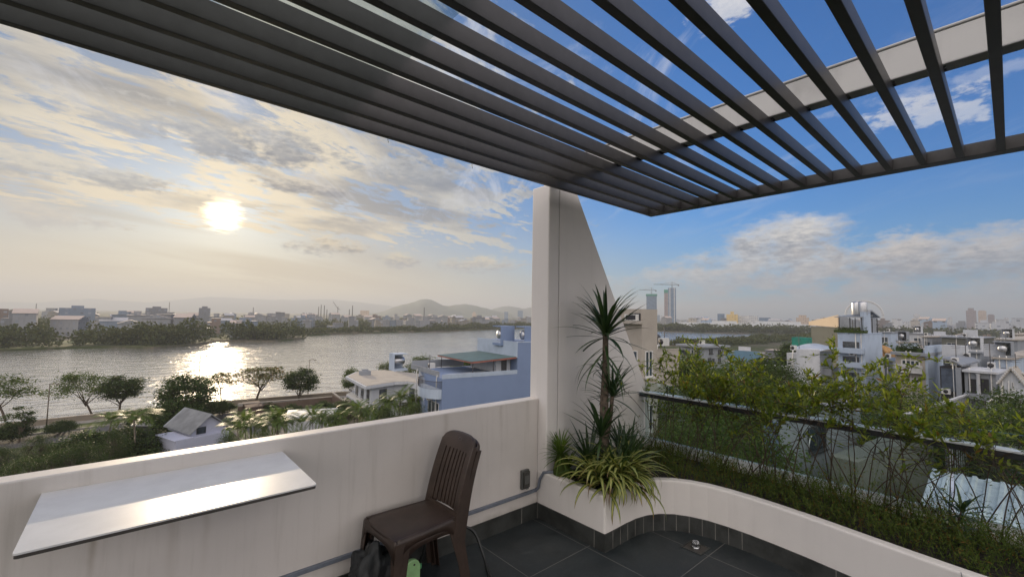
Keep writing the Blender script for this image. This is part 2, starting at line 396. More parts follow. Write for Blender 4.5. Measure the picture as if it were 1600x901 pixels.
# floor tiles: procedural joints on the real tile grid
mf = bpy.data.materials.new('floor_tile'); mf.use_nodes = True; T = NT(mf.node_tree); b = T.n['Principled BSDF']
co = T.coord('Object'); x, y, z = T.sep(co)
def joint(v, o, p, hw):
    fr = T.math('FRACT', T.math('DIVIDE', T.math('SUBTRACT', v, o-p*50), p))
    dd = T.math('MULTIPLY', T.math('MINIMUM', fr, T.math('SUBTRACT', 1.0, fr)), p)
    return T.step(dd, hw, hw+0.0012, 1.0, 0.0)
jx = joint(x, 1.985, 0.5715, 0.0013); jy = joint(y, 2.065, 0.615, 0.0013)
jj = T.math('MAXIMUM', jx, jy)
cell = T.comb(T.math('FLOOR', T.math('DIVIDE', T.math('SUBTRACT', x, 1.985), 0.5715)), T.math('FLOOR', T.math('DIVIDE', T.math('SUBTRACT', y, 2.065), 0.615)), 0.0)
wn_ = T.n.new('ShaderNodeTexWhiteNoise'); T.inp(wn_.inputs[0], cell)
f1 = T.noise(co, 5, 7, 0.65); f2 = T.noise(co, 70, 3, 0.7)
tc = T.mix(T.step(f1, 0.3, 0.75), (0.018, 0.024, 0.027), (0.036, 0.044, 0.048))
tc = T.mix(T.math('MULTIPLY', T.step(f2, 0.5, 0.8), 0.3), tc, (0.085, 0.085, 0.085))
tc = T.mix(T.math('MULTIPLY', wn_.outputs[0], 0.2), tc, (0.03, 0.03, 0.03))
dust = T.step(T.noise(co, 1.7, 6, 0.7), 0.48, 0.8)
tc = T.mix(T.math('MULTIPLY', dust, 0.28), tc, (0.085, 0.088, 0.085))
tc = T.mix(jj, tc, (0.16, 0.155, 0.145))
T.inp(b.inputs['Base Color'], tc); T.inp(b.inputs['Roughness'], T.step(f1, 0.2, 0.8, 0.34, 0.62))
b.inputs['Specular IOR Level'].default_value = 0.35
T.inp(b.inputs['Normal'], T.bump(T.math('SUBTRACT', T.math('MULTIPLY', f2, 0.2), jj), 0.25, 0.003))
MATS['floor_tile'] = mf

mb = MB(); mb.box(-4.0, 4.13, -4.0, 2.73, FZ-0.25, FZ)
tag(mb.build('terrace_floor', 'floor_tile'), kind='structure')

# ---- parapet
mb = MB(); WY = 2.628
mb.box(-4.0, 2.607, WY, WY+0.105, FZ-0.6, -0.688)
par = mb.build('parapet_wall', 'parapet_render', bevel=0.008, seg=3)
tag(par, 'long low white rendered parapet along the river side of the terrace', 'parapet')

# ---- pillar with sloping fin wall and the white beam it carries
pw = empty('pillar_wall', (2.607, 2.53, FZ))
tag(pw, 'tall white pillar with a fin wall sloping down to the glass railing', 'pillar')
mb = MB(); mb.box(0, 0.131, 0, 0.205, -0.6, 2.765); mb.build('pillar', 'white_render', pw, bevel=0.012, seg=3)
mb = MB(); mb.prism_xz([(0.137, -0.6), (1.54, -0.6), (1.54, 0.835), (0.306, 2.85), (0.137, 2.85)], 0.002, 0.203)
mb.build('fin_wall', 'white_render', pw, bevel=0.006)
mb = MB(); mb.box(0.129, 0.139, 0.012, 0.19, -0.6, 2.76); mb.build('groove', 'conduit_grey', pw)

# ---- planter wall: flat run, corner, S-curve
ctrl = [(2.601, 2.628), (2.601, 1.941), (2.72, 1.941), (2.86, 1.943), (2.99, 1.938), (3.10, 1.915), (3.20, 1.868), (3.285, 1.79), (3.345, 1.69), (3.385, 1.57),
        (3.402, 1.43), (3.405, 1.28), (3.396, 1.12), (3.380, 0.95), (3.355, 0.78), (3.325, 0.6), (3.295, 0.4), (3.27, 0.2), (3.25, 0.0), (3.22, -0.5), (3.2, -2.5)]
def offs(path, dd):
    res = []
    for i, p in enumerate(path):
        a = Vector(path[max(i-1, 0)]); c = Vector(path[min(i+1, len(path)-1)]); p = Vector(p)
        t1 = (p-a).normalized() if i > 0 else (c-p).normalized(); t2 = (c-p).normalized() if i < len(path)-1 else t1
        n1_ = Vector((-t1.y, t1.x)); n2_ = Vector((-t2.y, t2.x)); nn = (n1_+n2_).normalized()
        k = 1.0/max(0.5, nn.dot(n1_)); res.append((p.x+nn.x*dd*k, p.y+nn.y*dd*k))
    return res
def ribbon(mb, inner, outer, z0, z1, mi=0):
    n = len(inner); o = []
    v = []
    for (a, b_) in zip(inner, outer):
        v += [(a[0], a[1], z0), (a[0], a[1], z1), (b_[0], b_[1], z1), (b_[0], b_[1], z0)]
    f = []
    for i in range(n-1):
        for j in range(4):
            f.append((i*4+j, i*4+(j+1) % 4, (i+1)*4+(j+1) % 4, (i+1)*4+j))
    f += [(3, 2, 1, 0), ((n-1)*4, (n-1)*4+1, (n-1)*4+2, (n-1)*4+3)]
    mb.add(v, f, mi, False)
PZ = -1.273
# the inside (soil side) is left of travel
outer_ = offs(ctrl, 0.075)
pl = empty('planter', (0, 0, 0))
pl.location = (2.601, 1.941, FZ)
tag(pl, 'white planter wall curving round the terrace below the glass railing', 'planter')
off = Vector((2.601, 1.941, FZ))
mb = MB(); ribbon(mb, ctrl, outer_, FZ-0.2, PZ)
mb.v = [tuple(Vector(v)-off) for v in mb.v]
mb.build('wall', 'white_render', pl, bevel=0.014, seg=3)
# dark tile skirting with grout lines, 9 mm proud of the plaster
sk_in = offs(ctrl, -0.009); mb = MB(); ribbon(mb, sk_in, offs(ctrl, 0.002), FZ-0.05, -1.528)
def along(path, s):
    for i in range(len(path)-1):
        a = Vector(path[i]); c = Vector(path[i+1]); L = (c-a).length
        if s <= L: return a+(c-a)*(s/L), (c-a).normalized()
        s -= L
    return None, None
s = 0.03; 
L0 = 0.687
for s in [0.02, 0.60]+[L0+0.10+0.093*i for i in range(13)]+[L0+0.10+0.093*12+0.57*i for i in range(1, 5)]:
    p, t = along(sk_in, s)
    if p is None: continue
    n_ = Vector((t.y, -t.x)); a = p+n_*0.0008
    q = [a-t*0.0018, a+t*0.0018, a+t*0.0018-n_*0.004, a-t*0.0018-n_*0.004]
    mb.prism([(v.x, v.y) for v in q], FZ+0.001, -1.5285, 1)
mb.v = [tuple(Vector(v)-off) for v in mb.v]
mb.build('skirting', ['skirt_tile', 'grout'], pl)
# outer kerb of the planter, under the glass
mb = MB(); mb.box(3.99, 4.13, -4.0, 2.53, FZ-0.25, -1.265); mb.v = [tuple(Vector(v)-off) for v in mb.v]
mb.build('kerb', 'white_render', pl, bevel=0.006)
# expansion joint crack on the planter wall face
mb = MB(); pk, tk = along(ctrl, 3.02)
for i in range(10):
    z0 = FZ+0.13+i*0.025; wob = 0.006*sin(i*0.9)
    n_ = Vector((tk.y, -tk.x)); a = pk+n_*0.0012+tk*wob; c = pk+n_*0.0012+tk*(0.006*sin((i+1)*0.9))
    mb.tube([(a.x, a.y, z0), (c.x, c.y, z0+0.025)], 0.0016, 4)
mb.v = [tuple(Vector(v)-off) for v in mb.v]; mb.build('joint', 'conduit_grey', pl)

soil_poly = [tuple(p) for p in outer_[1:]]+[(3.995, -2.5), (3.995, 2.52), (2.68, 2.52)]
soil_poly = [(p[0], p[1]) for p in soil_poly]
mb = MB()
tri = tessellate_polygon([[Vector((x_, y_, 0)) for x_, y_ in soil_poly]])
mb.add([(x_, y_, -1.305) for x_, y_ in soil_poly], [tuple(t) for t in tri])
tag(mb.build('soil', 'soil'), kind='structure')

# skirting on the parapet, joints as raised grout lines
mb = MB(); mb.box(-4.0, 2.590, WY-0.009, WY+0.002, FZ-0.05, -1.528)
for k in range(-5, 2):
    xx = 1.985-0.13+0.5715*k
    mb.box(xx-0.0018, xx+0.0018, WY-0.0098, WY-0.004, FZ+0.001, -1.5285, 1)
o = mb.build('skirting', ['skirt_tile', 'grout'], par)

# ---- wall shelf
sh = empty('wall_shelf', (-0.235, WY, -0.754))
tag(sh, 'thin polished pale stone bar shelf fixed under the parapet top', 'shelf')
def rrect(x0, x1, y0, y1, r, n=5):
    pts = [(x1, y1), (x0, y1)]
    for cx, cy, a0 in ((x0+r, y0+r, pi), (x1-r, y0+r, 1.5*pi)):
        pts += [(cx+r*cos(a0+i*pi/2/n), cy+r*sin(a0+i*pi/2/n)) for i in range(n+1)]
    return pts
mb = MB(); mb.prism(rrect(0, 0.892, -0.592, -0.001, 0.012), -0.006, 0.0); mb.build('shelf_top', 'shelf_stone', sh)
mb = MB(); mb.prism(rrect(0.002, 0.890, -0.590, -0.001, 0.012), -0.018, -0.0062); mb.build('shelf_core', 'dark_edge', sh)

# ---- pergola
pg = empty('pergola', (4.0, 2.416, 1.04))
tag(pg, 'dark steel slatted pergola over the terrace, hung below a white beam', 'pergola')
for k in range(-6, 15):
    ya = -0.015+0.171*k-2.416; mb = MB(); mb.box(-6.4, -0.101, ya, ya+0.037, 0.0+0.0005*(k % 3), 0.079)
    o = mb.build('slat', 'dark_steel', pg, bevel=0.002, seg=1)
mb = MB(); mb.box(-0.1, 0, -3.5, 0.0, 0, 0.081); mb.build('end_beam', 'dark_steel', pg, bevel=0.002, seg=1)
mb = MB(); mb.box(-1.393, -1.30, -3.9, 0.17, 0.082, 0.235); mb.box(-1.400, -1.293, -3.9, 0.175, 0.237, 0.250)
mb.build('support_beam', 'beam_concrete', pg, bevel=0.006)
mb = MB()
mb.prism([(-6.4, 0.075), (-6.4, -3.8), (-3.135, -3.8), (-3.135, 0.075)], 0.0835, 0.0915)
mb.build('glass_panel', 'roof_glass', pg)
for k in range(0, 14):
    mb = MB(); mb.beam((-1.37, -0.171*k-0.02, 0.079), (-1.33, -0.171*k-0.02, 0.079), 0.05, 0.012); mb.build('bracket', 'alu_dark', pg)
for X, dz_ in ((1.10, 0.02), (1.72, 0.03)):
    mb = MB(); mb.tube([(X-4.0, 0.003, 0.05), (X-4.0+0.004, 0.004, 0.0), (X-4.0+0.008, 0.003, -dz_)], 0.0016, 4); mb.build('cable_tie', 'dark_edge', pg)

# ---- glass railing
mat('rail_white', (0.74, 0.78, 0.82), 0.22, 0.04, 20)
gr = empty('glass_railing', (4.0, 2.5, -1.265))
tag(gr, 'glass railing with a pale flat metal handrail behind the shrubs', 'railing')
mb = MB(); mb.box(-0.045, 0.045, -5.5, 0.028, 0.468, 0.505, 1); mb.box(-0.047, 0.047, -5.5, 0.028, 0.5055, 0.518, 0)
mb.build('handrail', ['rail_white', 'alu_dark'], gr, bevel=0.0015, seg=1)
for i in range(5):
    y1 = 0.02-1.12*i; mb = MB(); mb.box(0.050, 0.060, y1-1.105, y1, 0.0, 0.60); mb.build('glass_panel', 'rail_glass', gr)
mb = MB(); mb.box(0.040, 0.049, -5.5, 0.02, 0.001, 0.05); mb.box(0.061, 0.075, -5.5, 0.02, 0.001, 0.05); mb.build('base_channel', 'rail_white', gr)
for i in range(6):
    mb = MB(); yy = -0.15-1.0*i; mb.cyl(0.035, yy, 0.475, 0.49, 0.014, 10); mb.v = [(v[0], v[1], v[2]) for v in mb.v]; mb.build('clamp', 'alu', gr)

# ---- conduit, socket, drain
mb = MB(); mb.box(-0.6, 2.585, WY-0.020, WY-0.0005, -1.437, -1.412)
tag(mb.build('cable_conduit', 'conduit_grey', bevel=0.003), 'dark grey conduit running low along the parapet behind the chairs', 'conduit')
mb = MB(); mb.tube([(2.560, WY-0.018, -1.425), (2.588, WY-0.03, -1.40), (2.589, WY-0.045, -1.33), (2.597, 2.55, -1.27), (2.66, 2.48, -1.256), (2.80, 2.44, -1.27)], 0.012, 8)
tag(mb.build('hose', 'conduit_grey'), 'grey hose rising from the conduit over the planter corner', 'hose')
so = empty('socket_box', (2.45, WY, -1.306)); tag(so, 'smoked weatherproof wall socket on the parapet beside the pillar', 'wall socket')
mb = MB(); mb.box(-0.040, 0.040, -0.028, -0.0008, -0.075, 0.075); mb.build('back_box', 'cover_grey', so, bevel=0.006)
mb = MB(); mb.box(-0.034, 0.034, -0.042, -0.0285, -0.062, 0.066); mb.build('cover', 'cover_smoke', so, bevel=0.005)
mb = MB(); mb.box(-0.015, 0.015, -0.048, -0.0425, -0.070, -0.058); mb.build('latch', 'cover_grey', so, bevel=0.002)
mb = MB(); mb.box(-0.024, 0.024, -0.0445, -0.0423, -0.03, 0.035); mb.build('window', 'cover_grey', so)
dr = empty('floor_drain', (3.162, 1.559, FZ)); tag(dr, 'chrome dome strainer in a square floor drain by the planter curve', 'drain')
mb = MB()
for a, b_ in (((-.075, -.075), (.075, -.063)), ((-.075, .063), (.075, .075)), ((-.075, -.0628), (-.063, .0628)), ((.063, -.0628), (.075, .0628))):
    mb.box(a[0], b_[0], a[1], b_[1], 0.001, 0.005)
mb.build('frame', 'skirt_tile', dr)
mb = MB(); mb.box(-.0628, .0628, -.0628, .0628, 0.0005, 0.002); mb.build('grate', 'dark_edge', dr)
mb = MB(); mb.lathe([(0.030, 0.002), (0.031, 0.010), (0.026, 0.014), (0.020, 0.016)], n=20); mb.build('collar', 'chrome', dr)
mb = MB()
for j in range(12):
    a = 2*pi*j/12; pts = [(r_*cos(a), r_*sin(a), z_) for r_, z_ in ((0.020, 0.012), (0.025, 0.024), (0.024, 0.036), (0.017, 0.046), (0.008, 0.050))]
    mb.tube(pts, 0.0028, 5)
mb.lathe([(0.0005, 0.054), (0.008, 0.053), (0.010, 0.048), (0.0005, 0.046)], n=12); mb.build('strainer', 'chrome', dr)

# ---- stacked plastic chairs
mat('chair_plastic', (0.042, 0.027, 0.020), 0.42, 0.12, 12, 0.06, bscale=250, bdist=0.001, spec=0.5)
mat('chair_badge', (0.14, 0.13, 0.13), 0.35)
def smooth_poly(o):
    return o
def make_chair():
    """seat 0.40 x 0.38, sitter looks towards -x; origin on the floor under the seat centre"""
    root = empty('plastic_chair')
    SZ = 0.430; fx, bx = -0.20, 0.19; fw, bw = 0.19, 0.165      # half widths
    # seat: dished slab, rounded front
    def hw(x): t = (x-fx)/(bx-fx); return fw+(bw-fw)*t
    mb = MB(); nx, ny = 14, 12; top = []; 
    for i in range(nx+1):
        t = i/nx; x = fx+(bx-fx)*t
        for j in range(ny+1):
            u = -1+2*j/ny; edge = max(abs(u), 0)**8
            fr = 0.012*max(0, (0.12-t)/0.12)**2
            bow = 0.022*(1-u*u) if i == 0 else 0.022*(1-u*u)*max(0, 1-t*4)
            z = SZ-0.012*(1-u*u)*sin(pi*min(1, t*1.05))-fr-0.010*edge
            top.append((x-bow+0.020*(1-u*u)*t**5, u*hw(x), z))
    n1_ = len(top); bot = [(x, y, z-0.006) for x, y, z in top]
    fs = []
    for i in range(nx):
        for j in range(ny):
            a = i*(ny+1)+j; fs.append((a, a+ny+1, a+ny+2, a+1)); fs.append((n1_+a, n1_+a+1, n1_+a+ny+2, n1_+a+ny+1))
    mb.add(top+bot, fs, 0, True)
    mb.build('seat', 'chair_plastic', root)
    # aprons: four panels with arched lower edge
    def apron(p, q, nrm, d0=0.085, arch=0.045):
        mb = MB(); p = Vector(p); q = Vector(q); nrm = Vector(nrm); k = 16; vs = []
        for i in range(k+1):
            t = i/k; c = p+(q-p)*t; e = abs(2*t-1)
            low = arch+(0.115-arch)*e**4
            bw_ = 0.010*(1-e*e)
            for zz, dn in ((-0.004, -0.004), (-0.020, 0.003), (-low, 0.009)):
                vs.append(c+nrm*(dn+bw_*0.3)+Vector((0, 0, zz)))
            for zz, dn in ((-low, 0.003), (-0.020, -0.003), (-0.004, -0.010)):
                vs.append(c+nrm*(dn+bw_*0.3)+Vector((0, 0, zz)))
        fs = [(i*6+j, i*6+(j+1) % 6, (i+1)*6+(j+1) % 6, (i+1)*6+j) for i in range(k) for j in range(6)]
        fs += [(5, 4, 3, 2, 1, 0), tuple(k*6+j for j in range(6))]
        mb.add(vs, fs, 0, True); return mb
    apron((fx, -fw, SZ), (bx, -bw, SZ), (0, -1, 0)).build('apron', 'chair_plastic', root)
    apron((bx, bw, SZ), (fx, fw, SZ), (0, 1, 0)).build('apron', 'chair_plastic', root)
    apron((fx-0.012, fw, SZ-0.006), (fx-0.012, -fw, SZ-0.006), (-1, 0, 0)).build('apron', 'chair_plastic', root)
    apron((bx, -bw, SZ), (bx, bw, SZ), (1, 0, 0)).build('apron', 'chair_plastic', root)
    # legs: angle section, wide at the top
    def leg(x, y, xb, yb, sx, sy, wt=0.052, wb=0.032):
        mb = MB(); k = 8; rows = []
        for i in range(k+1):
            t = i/k; z = SZ-0.02-(SZ-0.02)*t; cx = x+(xb-x)*t; cy = y+(yb-y)*t; w_ = wt+(wb-wt)*min(1, t*1.6); th = 0.006
            L = [(0, 0), (w_, 0), (w_, th), (th*1.5, th*1.5), (th, w_), (0, w_)]
            rows += [(cx-sx*a, cy-sy*c, z) for a, c in L]
        fs = [(i*6+j, i*6+(j+1) % 6, (i+1)*6+(j+1) % 6, (i+1)*6+j) for i in range(k) for j in range(6)]
        fs += [(5, 4, 3, 2, 1, 0), tuple(k*6+j for j in range(6))]
        mb.add(rows, fs); return mb
    for sy in (-1, 1):
        leg(fx-0.012, sy*(fw+0.006), fx-0.040, sy*(fw+0.024), -1, sy).build('leg', 'chair_plastic', root, bevel=0.002)
        leg(bx+0.012, sy*(bw+0.006), bx+0.085, sy*(bw+0.030), 1, sy, 0.075, 0.040).build('leg', 'chair_plastic', root, bevel=0.002)
    # back: tapered arched shell with vertical slots; (u, v) -> 3D
    H = 0.458
    def S(u, v, dn):
        hwid = (bw+0.003)*(1-0.05*v/H)
        t = v/H
        x = bx-0.005+0.145*t+0.03*sin(pi*t)*-1*0.5 - 0.022*(1-u*u)*-1
        return (x+dn, u*hwid, SZ-0.035+v)
    mb = MB()
    def piece(uL, uR, v0, v1, k=14, th=0.008, rim=False):
        vs = []
        for i in range(k+1):
            v = v0+(v1-v0)*i/k; a, b_ = uL(v), uR(v)
            vs += [S(a, v, 0), S(b_, v, 0), S(b_, v, th), S(a, v, th)]
        fs = [(i*4+j, i*4+(j+1) % 4, (i+1)*4+(j+1) % 4, (i+1)*4+j) for i in range(k) for j in range(4)]
        fs += [(3, 2, 1, 0), tuple(k*4+j for j in range(4))]
        mb.add(vs, fs)
    vt = 0.365
    def outl(v):     # half-width profile, arch at the top
        t = max(0, (v-0.40)/(H-0.40)); return sqrt(max(0.0, 1-t*t))**0.75*1.0
    slots = [-0.66+0.22*i for i in range(7)]
    sw = 0.026
    # solid low band
    piece(lambda v: -1.0, lambda v: 1.0, -0.03, 0.055, 3)
    edges = [-1.0]+[e for s_ in slots for e in (s_-sw, s_+sw)]+[1.0]
    for i in range(0, len(edges), 2):
        a, c = edges[i], edges[i+1]
        top_ = vt+0.012
        piece(lambda v, a=a: a, lambda v, c=c: c, 0.055, top_)
    # top rail: from slot top (arched) up to the outline
    k = 28; vs = []
    for i in range(k+1):
        u = -1+2*i/k; lowv = vt+0.0; hiv = 0.405+(H-0.405)*max(0.0, 1-abs(u)**4.0)**0.45
        lowv = vt-0.0 if abs(u) < 0.99 else vt
        for v_, dn in ((lowv, 0), (hiv, 0), (hiv+0.004, 0.012), (hiv-0.006, 0.026), (hiv-0.012, 0.009), (lowv, 0.008)):
            vs.append(S(u, v_, dn))
    fs = [(i*6+j, i*6+(j+1) % 6, (i+1)*6+(j+1) % 6, (i+1)*6+j) for i in range(k) for j in range(6)]
    fs += [(5, 4, 3, 2, 1, 0), tuple(k*6+j for j in range(6))]
    mb.add(vs, fs, 0, False)
    # side flanges turned back
    for sgn in (-1, 1):
        vs = []
        for i in range(13):
            v = -0.09+0.50*i/12
            vs += [S(sgn*1.0, v, 0), S(sgn*1.045, v, 0.004), S(sgn*1.075, v, 0.034+0.02*(1-i/12)), S(sgn*1.0, v, 0.028+0.02*(1-i/12))]
        fs = [(i*4+j, i*4+(j+1) % 4, (i+1)*4+(j+1) % 4, (i+1)*4+j) for i in range(12) for j in range(4)]
        fs += [(3, 2, 1, 0), tuple(48+j for j in range(4))]
        mb.add(vs, fs)
    bo = mb.build('backrest', 'chair_plastic', root)
    mb = MB(); pts = []
    for j in range(14):
        a = 2*pi*j/14; pts.append(S(0.02+0.10*cos(a), 0.425+0.008*sin(a), -0.0015))
    mb.tube(pts+[pts[0]], 0.0010, 4); mb.build('badge', 'chair_badge', bo)
    return root
ch = make_chair()
ch.location = (1.315, 2.365, FZ+0.028); ch.rotation_euler = (0, 0, radians(2))
tag(ch, 'dark brown slatted plastic chair on top, nested in a second one', 'chair', 'stacked brown plastic chairs')
copy_thing(ch, (1.350, 2.368, FZ+0.001), radians(2), label='dark brown plastic chair underneath, its rim showing behind the upper chair back')

# ---- dark crumpled bag, hose and green fittings under the chairs
mat('bag_cloth', (0.012, 0.015, 0.017), 0.55, 0.3, 6, 0.3, bscale=25, bdist=0.02)
mb = MB(); nu, nv = 40, 22; vs = []
for i in range(nv+1):
    ph = pi*i/nv*0.5
    for j in range(nu):
        th = 2*pi*j/nu; p = Vector((cos(th)*sin(ph+0.0001), sin(th)*sin(ph+0.0001), cos(ph)))
        k = 1+0.28*noise.noise(p*2.3+Vector((3, 1, 2)))+0.16*noise.noise(p*5.5)+0.05*abs(noise.noise(p*13))
        vs.append((p.x*0.16*k, p.y*0.18*k, p.z*0.33*k))
fs = [(i*nu+j, i*nu+(j+1) % nu, (i+1)*nu+(j+1) % nu, (i+1)*nu+j) for i in range(nv) for j in range(nu)]
mb.add(vs, [f[::-1] for f in fs], 0, True)
tag(mb.build('cloth_bag', 'bag_cloth', loc=(1.10, 2.41, FZ+0.001)), 'dark crumpled cloth bag slumped on the floor against the parapet under the chairs', 'bag')
mat('hose_black', (0.016, 0.018, 0.018), 0.4); mat('green_plastic', (0.12, 0.42, 0.17), 0.38); mat('pale_green_plastic', (0.33, 0.58, 0.27), 0.4)
gh = empty('garden_hose', (1.70, 2.50, FZ)); tag(gh, 'black garden hose with green fittings arching down behind the chairs', 'garden hose')
def cr_spline(P, n=10):
    P = [Vector(p) for p in P]; P = [P[0]*2-P[1]]+P+[P[-1]*2-P[-2]]; r_ = []
    for i in range(1, len(P)-2):
        for k in range(n):
            t = k/n; a, b_, c, d_ = P[i-1:i+3]
            r_.append(0.5*((2*b_)+(c-a)*t+(2*a-5*b_+4*c-d_)*t*t+(3*b_-a-3*c+d_)*t**3))
    r_.append(P[-2]); return r_
mb = MB(); mb.tube(cr_spline([(-0.02, -0.02, 0.225), (0.06, -0.03, 0.23), (0.13, -0.06, 0.18), (0.15, -0.12, 0.08), (0.13, -0.20, 0.012), (0.02, -0.36, 0.011), (-0.20, -0.30, 0.011), (-0.30, -0.10, 0.011), (-0.28, 0.0, 0.03), (-0.255, -0.05, 0.18), (-0.25, -0.06, 0.26)]), 0.010, 8)
mb.build('tube', 'hose_black', gh)
mb = MB(); mb.tube([(-0.055, -0.015, 0.222), (-0.035, -0.018, 0.224), (-0.03, -0.018, 0.224), (0.0, -0.022, 0.226)], [0.012, 0.012, 0.016, 0.016], 10); mb.build('connector', 'green_plastic', gh)
mb = MB(); mb.tube([(-0.25, -0.06, 0.25), (-0.25, -0.06, 0.275), (-0.25, -0.06, 0.28), (-0.25, -0.06, 0.30)], [0.012, 0.012, 0.017, 0.015], 10); mb.build('connector', 'green_plastic', gh)
mb = MB(); mb.tube([(-0.275, -0.04, 0.085), (-0.273, -0.035, 0.11)], [0.014, 0.014], 10); mb.build('connector', 'green_plastic', gh)
gs = empty('hose_reel', (1.335, 2.40, FZ)); tag(gs, 'pale green rounded plastic hose reel plate standing under the chair seat', 'hose reel')
mb = MB(); pts = [(-0.055, 0.0), (0.055, 0.0), (0.055, 0.14)]+[(0.055*cos(a)-0.0, 0.14+0.055*sin(a)) for a in [pi*i/10 for i in range(1, 10)]]+[(-0.055, 0.14)]
mb.prism_xz(pts, -0.014, 0.014); mb.build('plate', 'pale_green_plastic', gs, bevel=0.006)
mb = MB(); mb.prism_xz([(0.012+0.006*cos(2*pi*i/12), 0.165+0.006*sin(2*pi*i/12)) for i in range(12)], -0.0165, -0.0145); mb.build('hole', 'dark_edge', gs)
# ================================================================== LAND, WATER, CITY
ZG = -18.0; ZW = -18.8
def hor(x): 
    r = ray(x, 492+.0165*(x-800)); return Vector((r.x, r.y)).normalized()
def sheet(name, poly, z, m_, skirt=None, holes=()):
    mb = MB(); loops = [[Vector((x, y, 0)) for x, y in poly]]+[[Vector((x, y, 0)) for x, y in h] for h in holes]
    tri = tessellate_polygon(loops); pts = [p for L in loops for p in L]
    f = []
    for t in tri:
        a, b_, c = (pts[i] for i in t)
        f.append(tuple(t) if (b_-a).cross(c-a).z > 0 else tuple(reversed(t)))
    mb.add([(p.x, p.y, z) for p in pts], f)
    if skirt is not None:
        for L in loops[1:] if holes else loops:
            n = len(L); mb.add([(p.x, p.y, z) for p in L]+[(p.x, p.y, skirt) for p in L], [(i, (i+1) % n, n+(i+1) % n, n+i) for i in range(n)])
    return mb.build(name, m_)
river = [(-900, 140), (-120, 101), (-13.8, 99.6), (13, 100.3), (35, 97.5), (64, 88), (110, 104), (180, 135), (268, 158), (350, 154), (447, 160), (562, 150), (650, 160),
         (697, 163), (664, 178), (620, 215), (573, 268), (560, 320), (590, 390), (690, 480), (840, 600), (830, 690), (674, 585), (484, 494), (380, 450), (313, 430), (262, 406), (184, 398), (135, 385),
         (106, 366), (97, 340), (93, 327), (80, 312), (68, 301), (54, 306), (40, 315), (31, 294), (20, 280), (9, 271), (-5, 285), (-22, 287.5), (-41, 282), (-120, 286), (-900, 420)]
# ground: grass, earth and paving mixed
m_ = bpy.data.materials.new('ground_mix'); m_.use_nodes = True; T = NT(m_.node_tree); b = T.n['Principled BSDF']; co = T.coord('Object')
c_ = T.mix(T.step(T.noise(co, 0.035, 5, 0.6), 0.42, 0.58), (0.045, 0.062, 0.022), (0.13, 0.115, 0.09))
c_ = T.mix(T.math('MULTIPLY', T.step(T.noise(co, 0.6, 6, 0.7), 0.4, 0.7), 0.6), c_, (0.04, 0.05, 0.018))
T.inp(b.inputs['Base Color'], c_); b.inputs['Roughness'].default_value = 0.95; b.inputs['Specular IOR Level'].default_value = 0.1
T.inp(b.inputs['Normal'], T.bump(T.noise(co, 1.5, 5, 0.7), 0.6, 0.3)); MATS['ground_mix'] = m_
R_ = 16000
tag(sheet('ground', [(-R_, -R_), (R_, -R_), (R_, R_), (-R_, R_)], ZG, 'ground_mix', ZG-2.5, [river]), kind='structure')
# water
m_ = bpy.data.materials.new('water'); m_.use_nodes = True; T = NT(m_.node_tree); b = T.n['Principled BSDF']; co = T.coord('Object')
b.inputs['Base Color'].default_value = (0.95, 0.91, 0.86, 1); b.inputs['Roughness'].default_value = 0.09; b.inputs['Metallic'].default_value = 0.85; b.inputs['IOR'].default_value = 1.5
b.inputs['Specular IOR Level'].default_value = 0.9
def rotc(T, v, a, sx, sy):
    x, y, z = T.sep(v); return T.comb(T.math('MULTIPLY', T.math('ADD', T.math('MULTIPLY', x, cos(a)), T.math('MULTIPLY', y, sin(a))), sx), T.math('MULTIPLY', T.math('SUBTRACT', T.math('MULTIPLY', y, cos(a)), T.math('MULTIPLY', x, sin(a))), sy), 0)
w1 = T.noise(rotc(T, co, 1.40, 0.24, 0.13), 1.0, 4, 0.6, 0.6)
w2 = T.noise(rotc(T, co, 1.75, 1.4, 0.75), 1.0, 5, 0.65, 0.4)
gust = T.step(T.noise(rotc(T, co, 0.3, 0.018, 0.007), 1.0, 4, 0.6), 0.35, 0.65, 0.75, 1.1)
hh = T.math('MULTIPLY', T.math('ADD', T.math('MULTIPLY', w1, 0.90), T.math('MULTIPLY', w2, 0.12)), gust)
T.inp(b.inputs['Normal'], T.bump(hh, 1.0, 0.85)); MATS['water'] = m_
cx_, cy_ = 200, 300
tag(sheet('river', [(x+(8 if x > cx_ else -8), y+(0)) if 0 else (x, y) for x, y in river], ZW, 'water'), kind='structure')
bpy.data.objects['river'].scale = (1, 1, 1)

wallmat('bank_stone', (0.22, 0.19, 0.15), 0.25, 0.2, 0.9, 0.7)
mat('asphalt', (0.085, 0.082, 0.078), 0.8, 0.12, 0.6, 0.2, bscale=6)
mat('verge_grass', (0.07, 0.09, 0.025), 0.95, 0.2, 0.8, 0.5)
mat('path_paving', (0.26, 0.24, 0.21), 0.85, 0.1, 0.7)
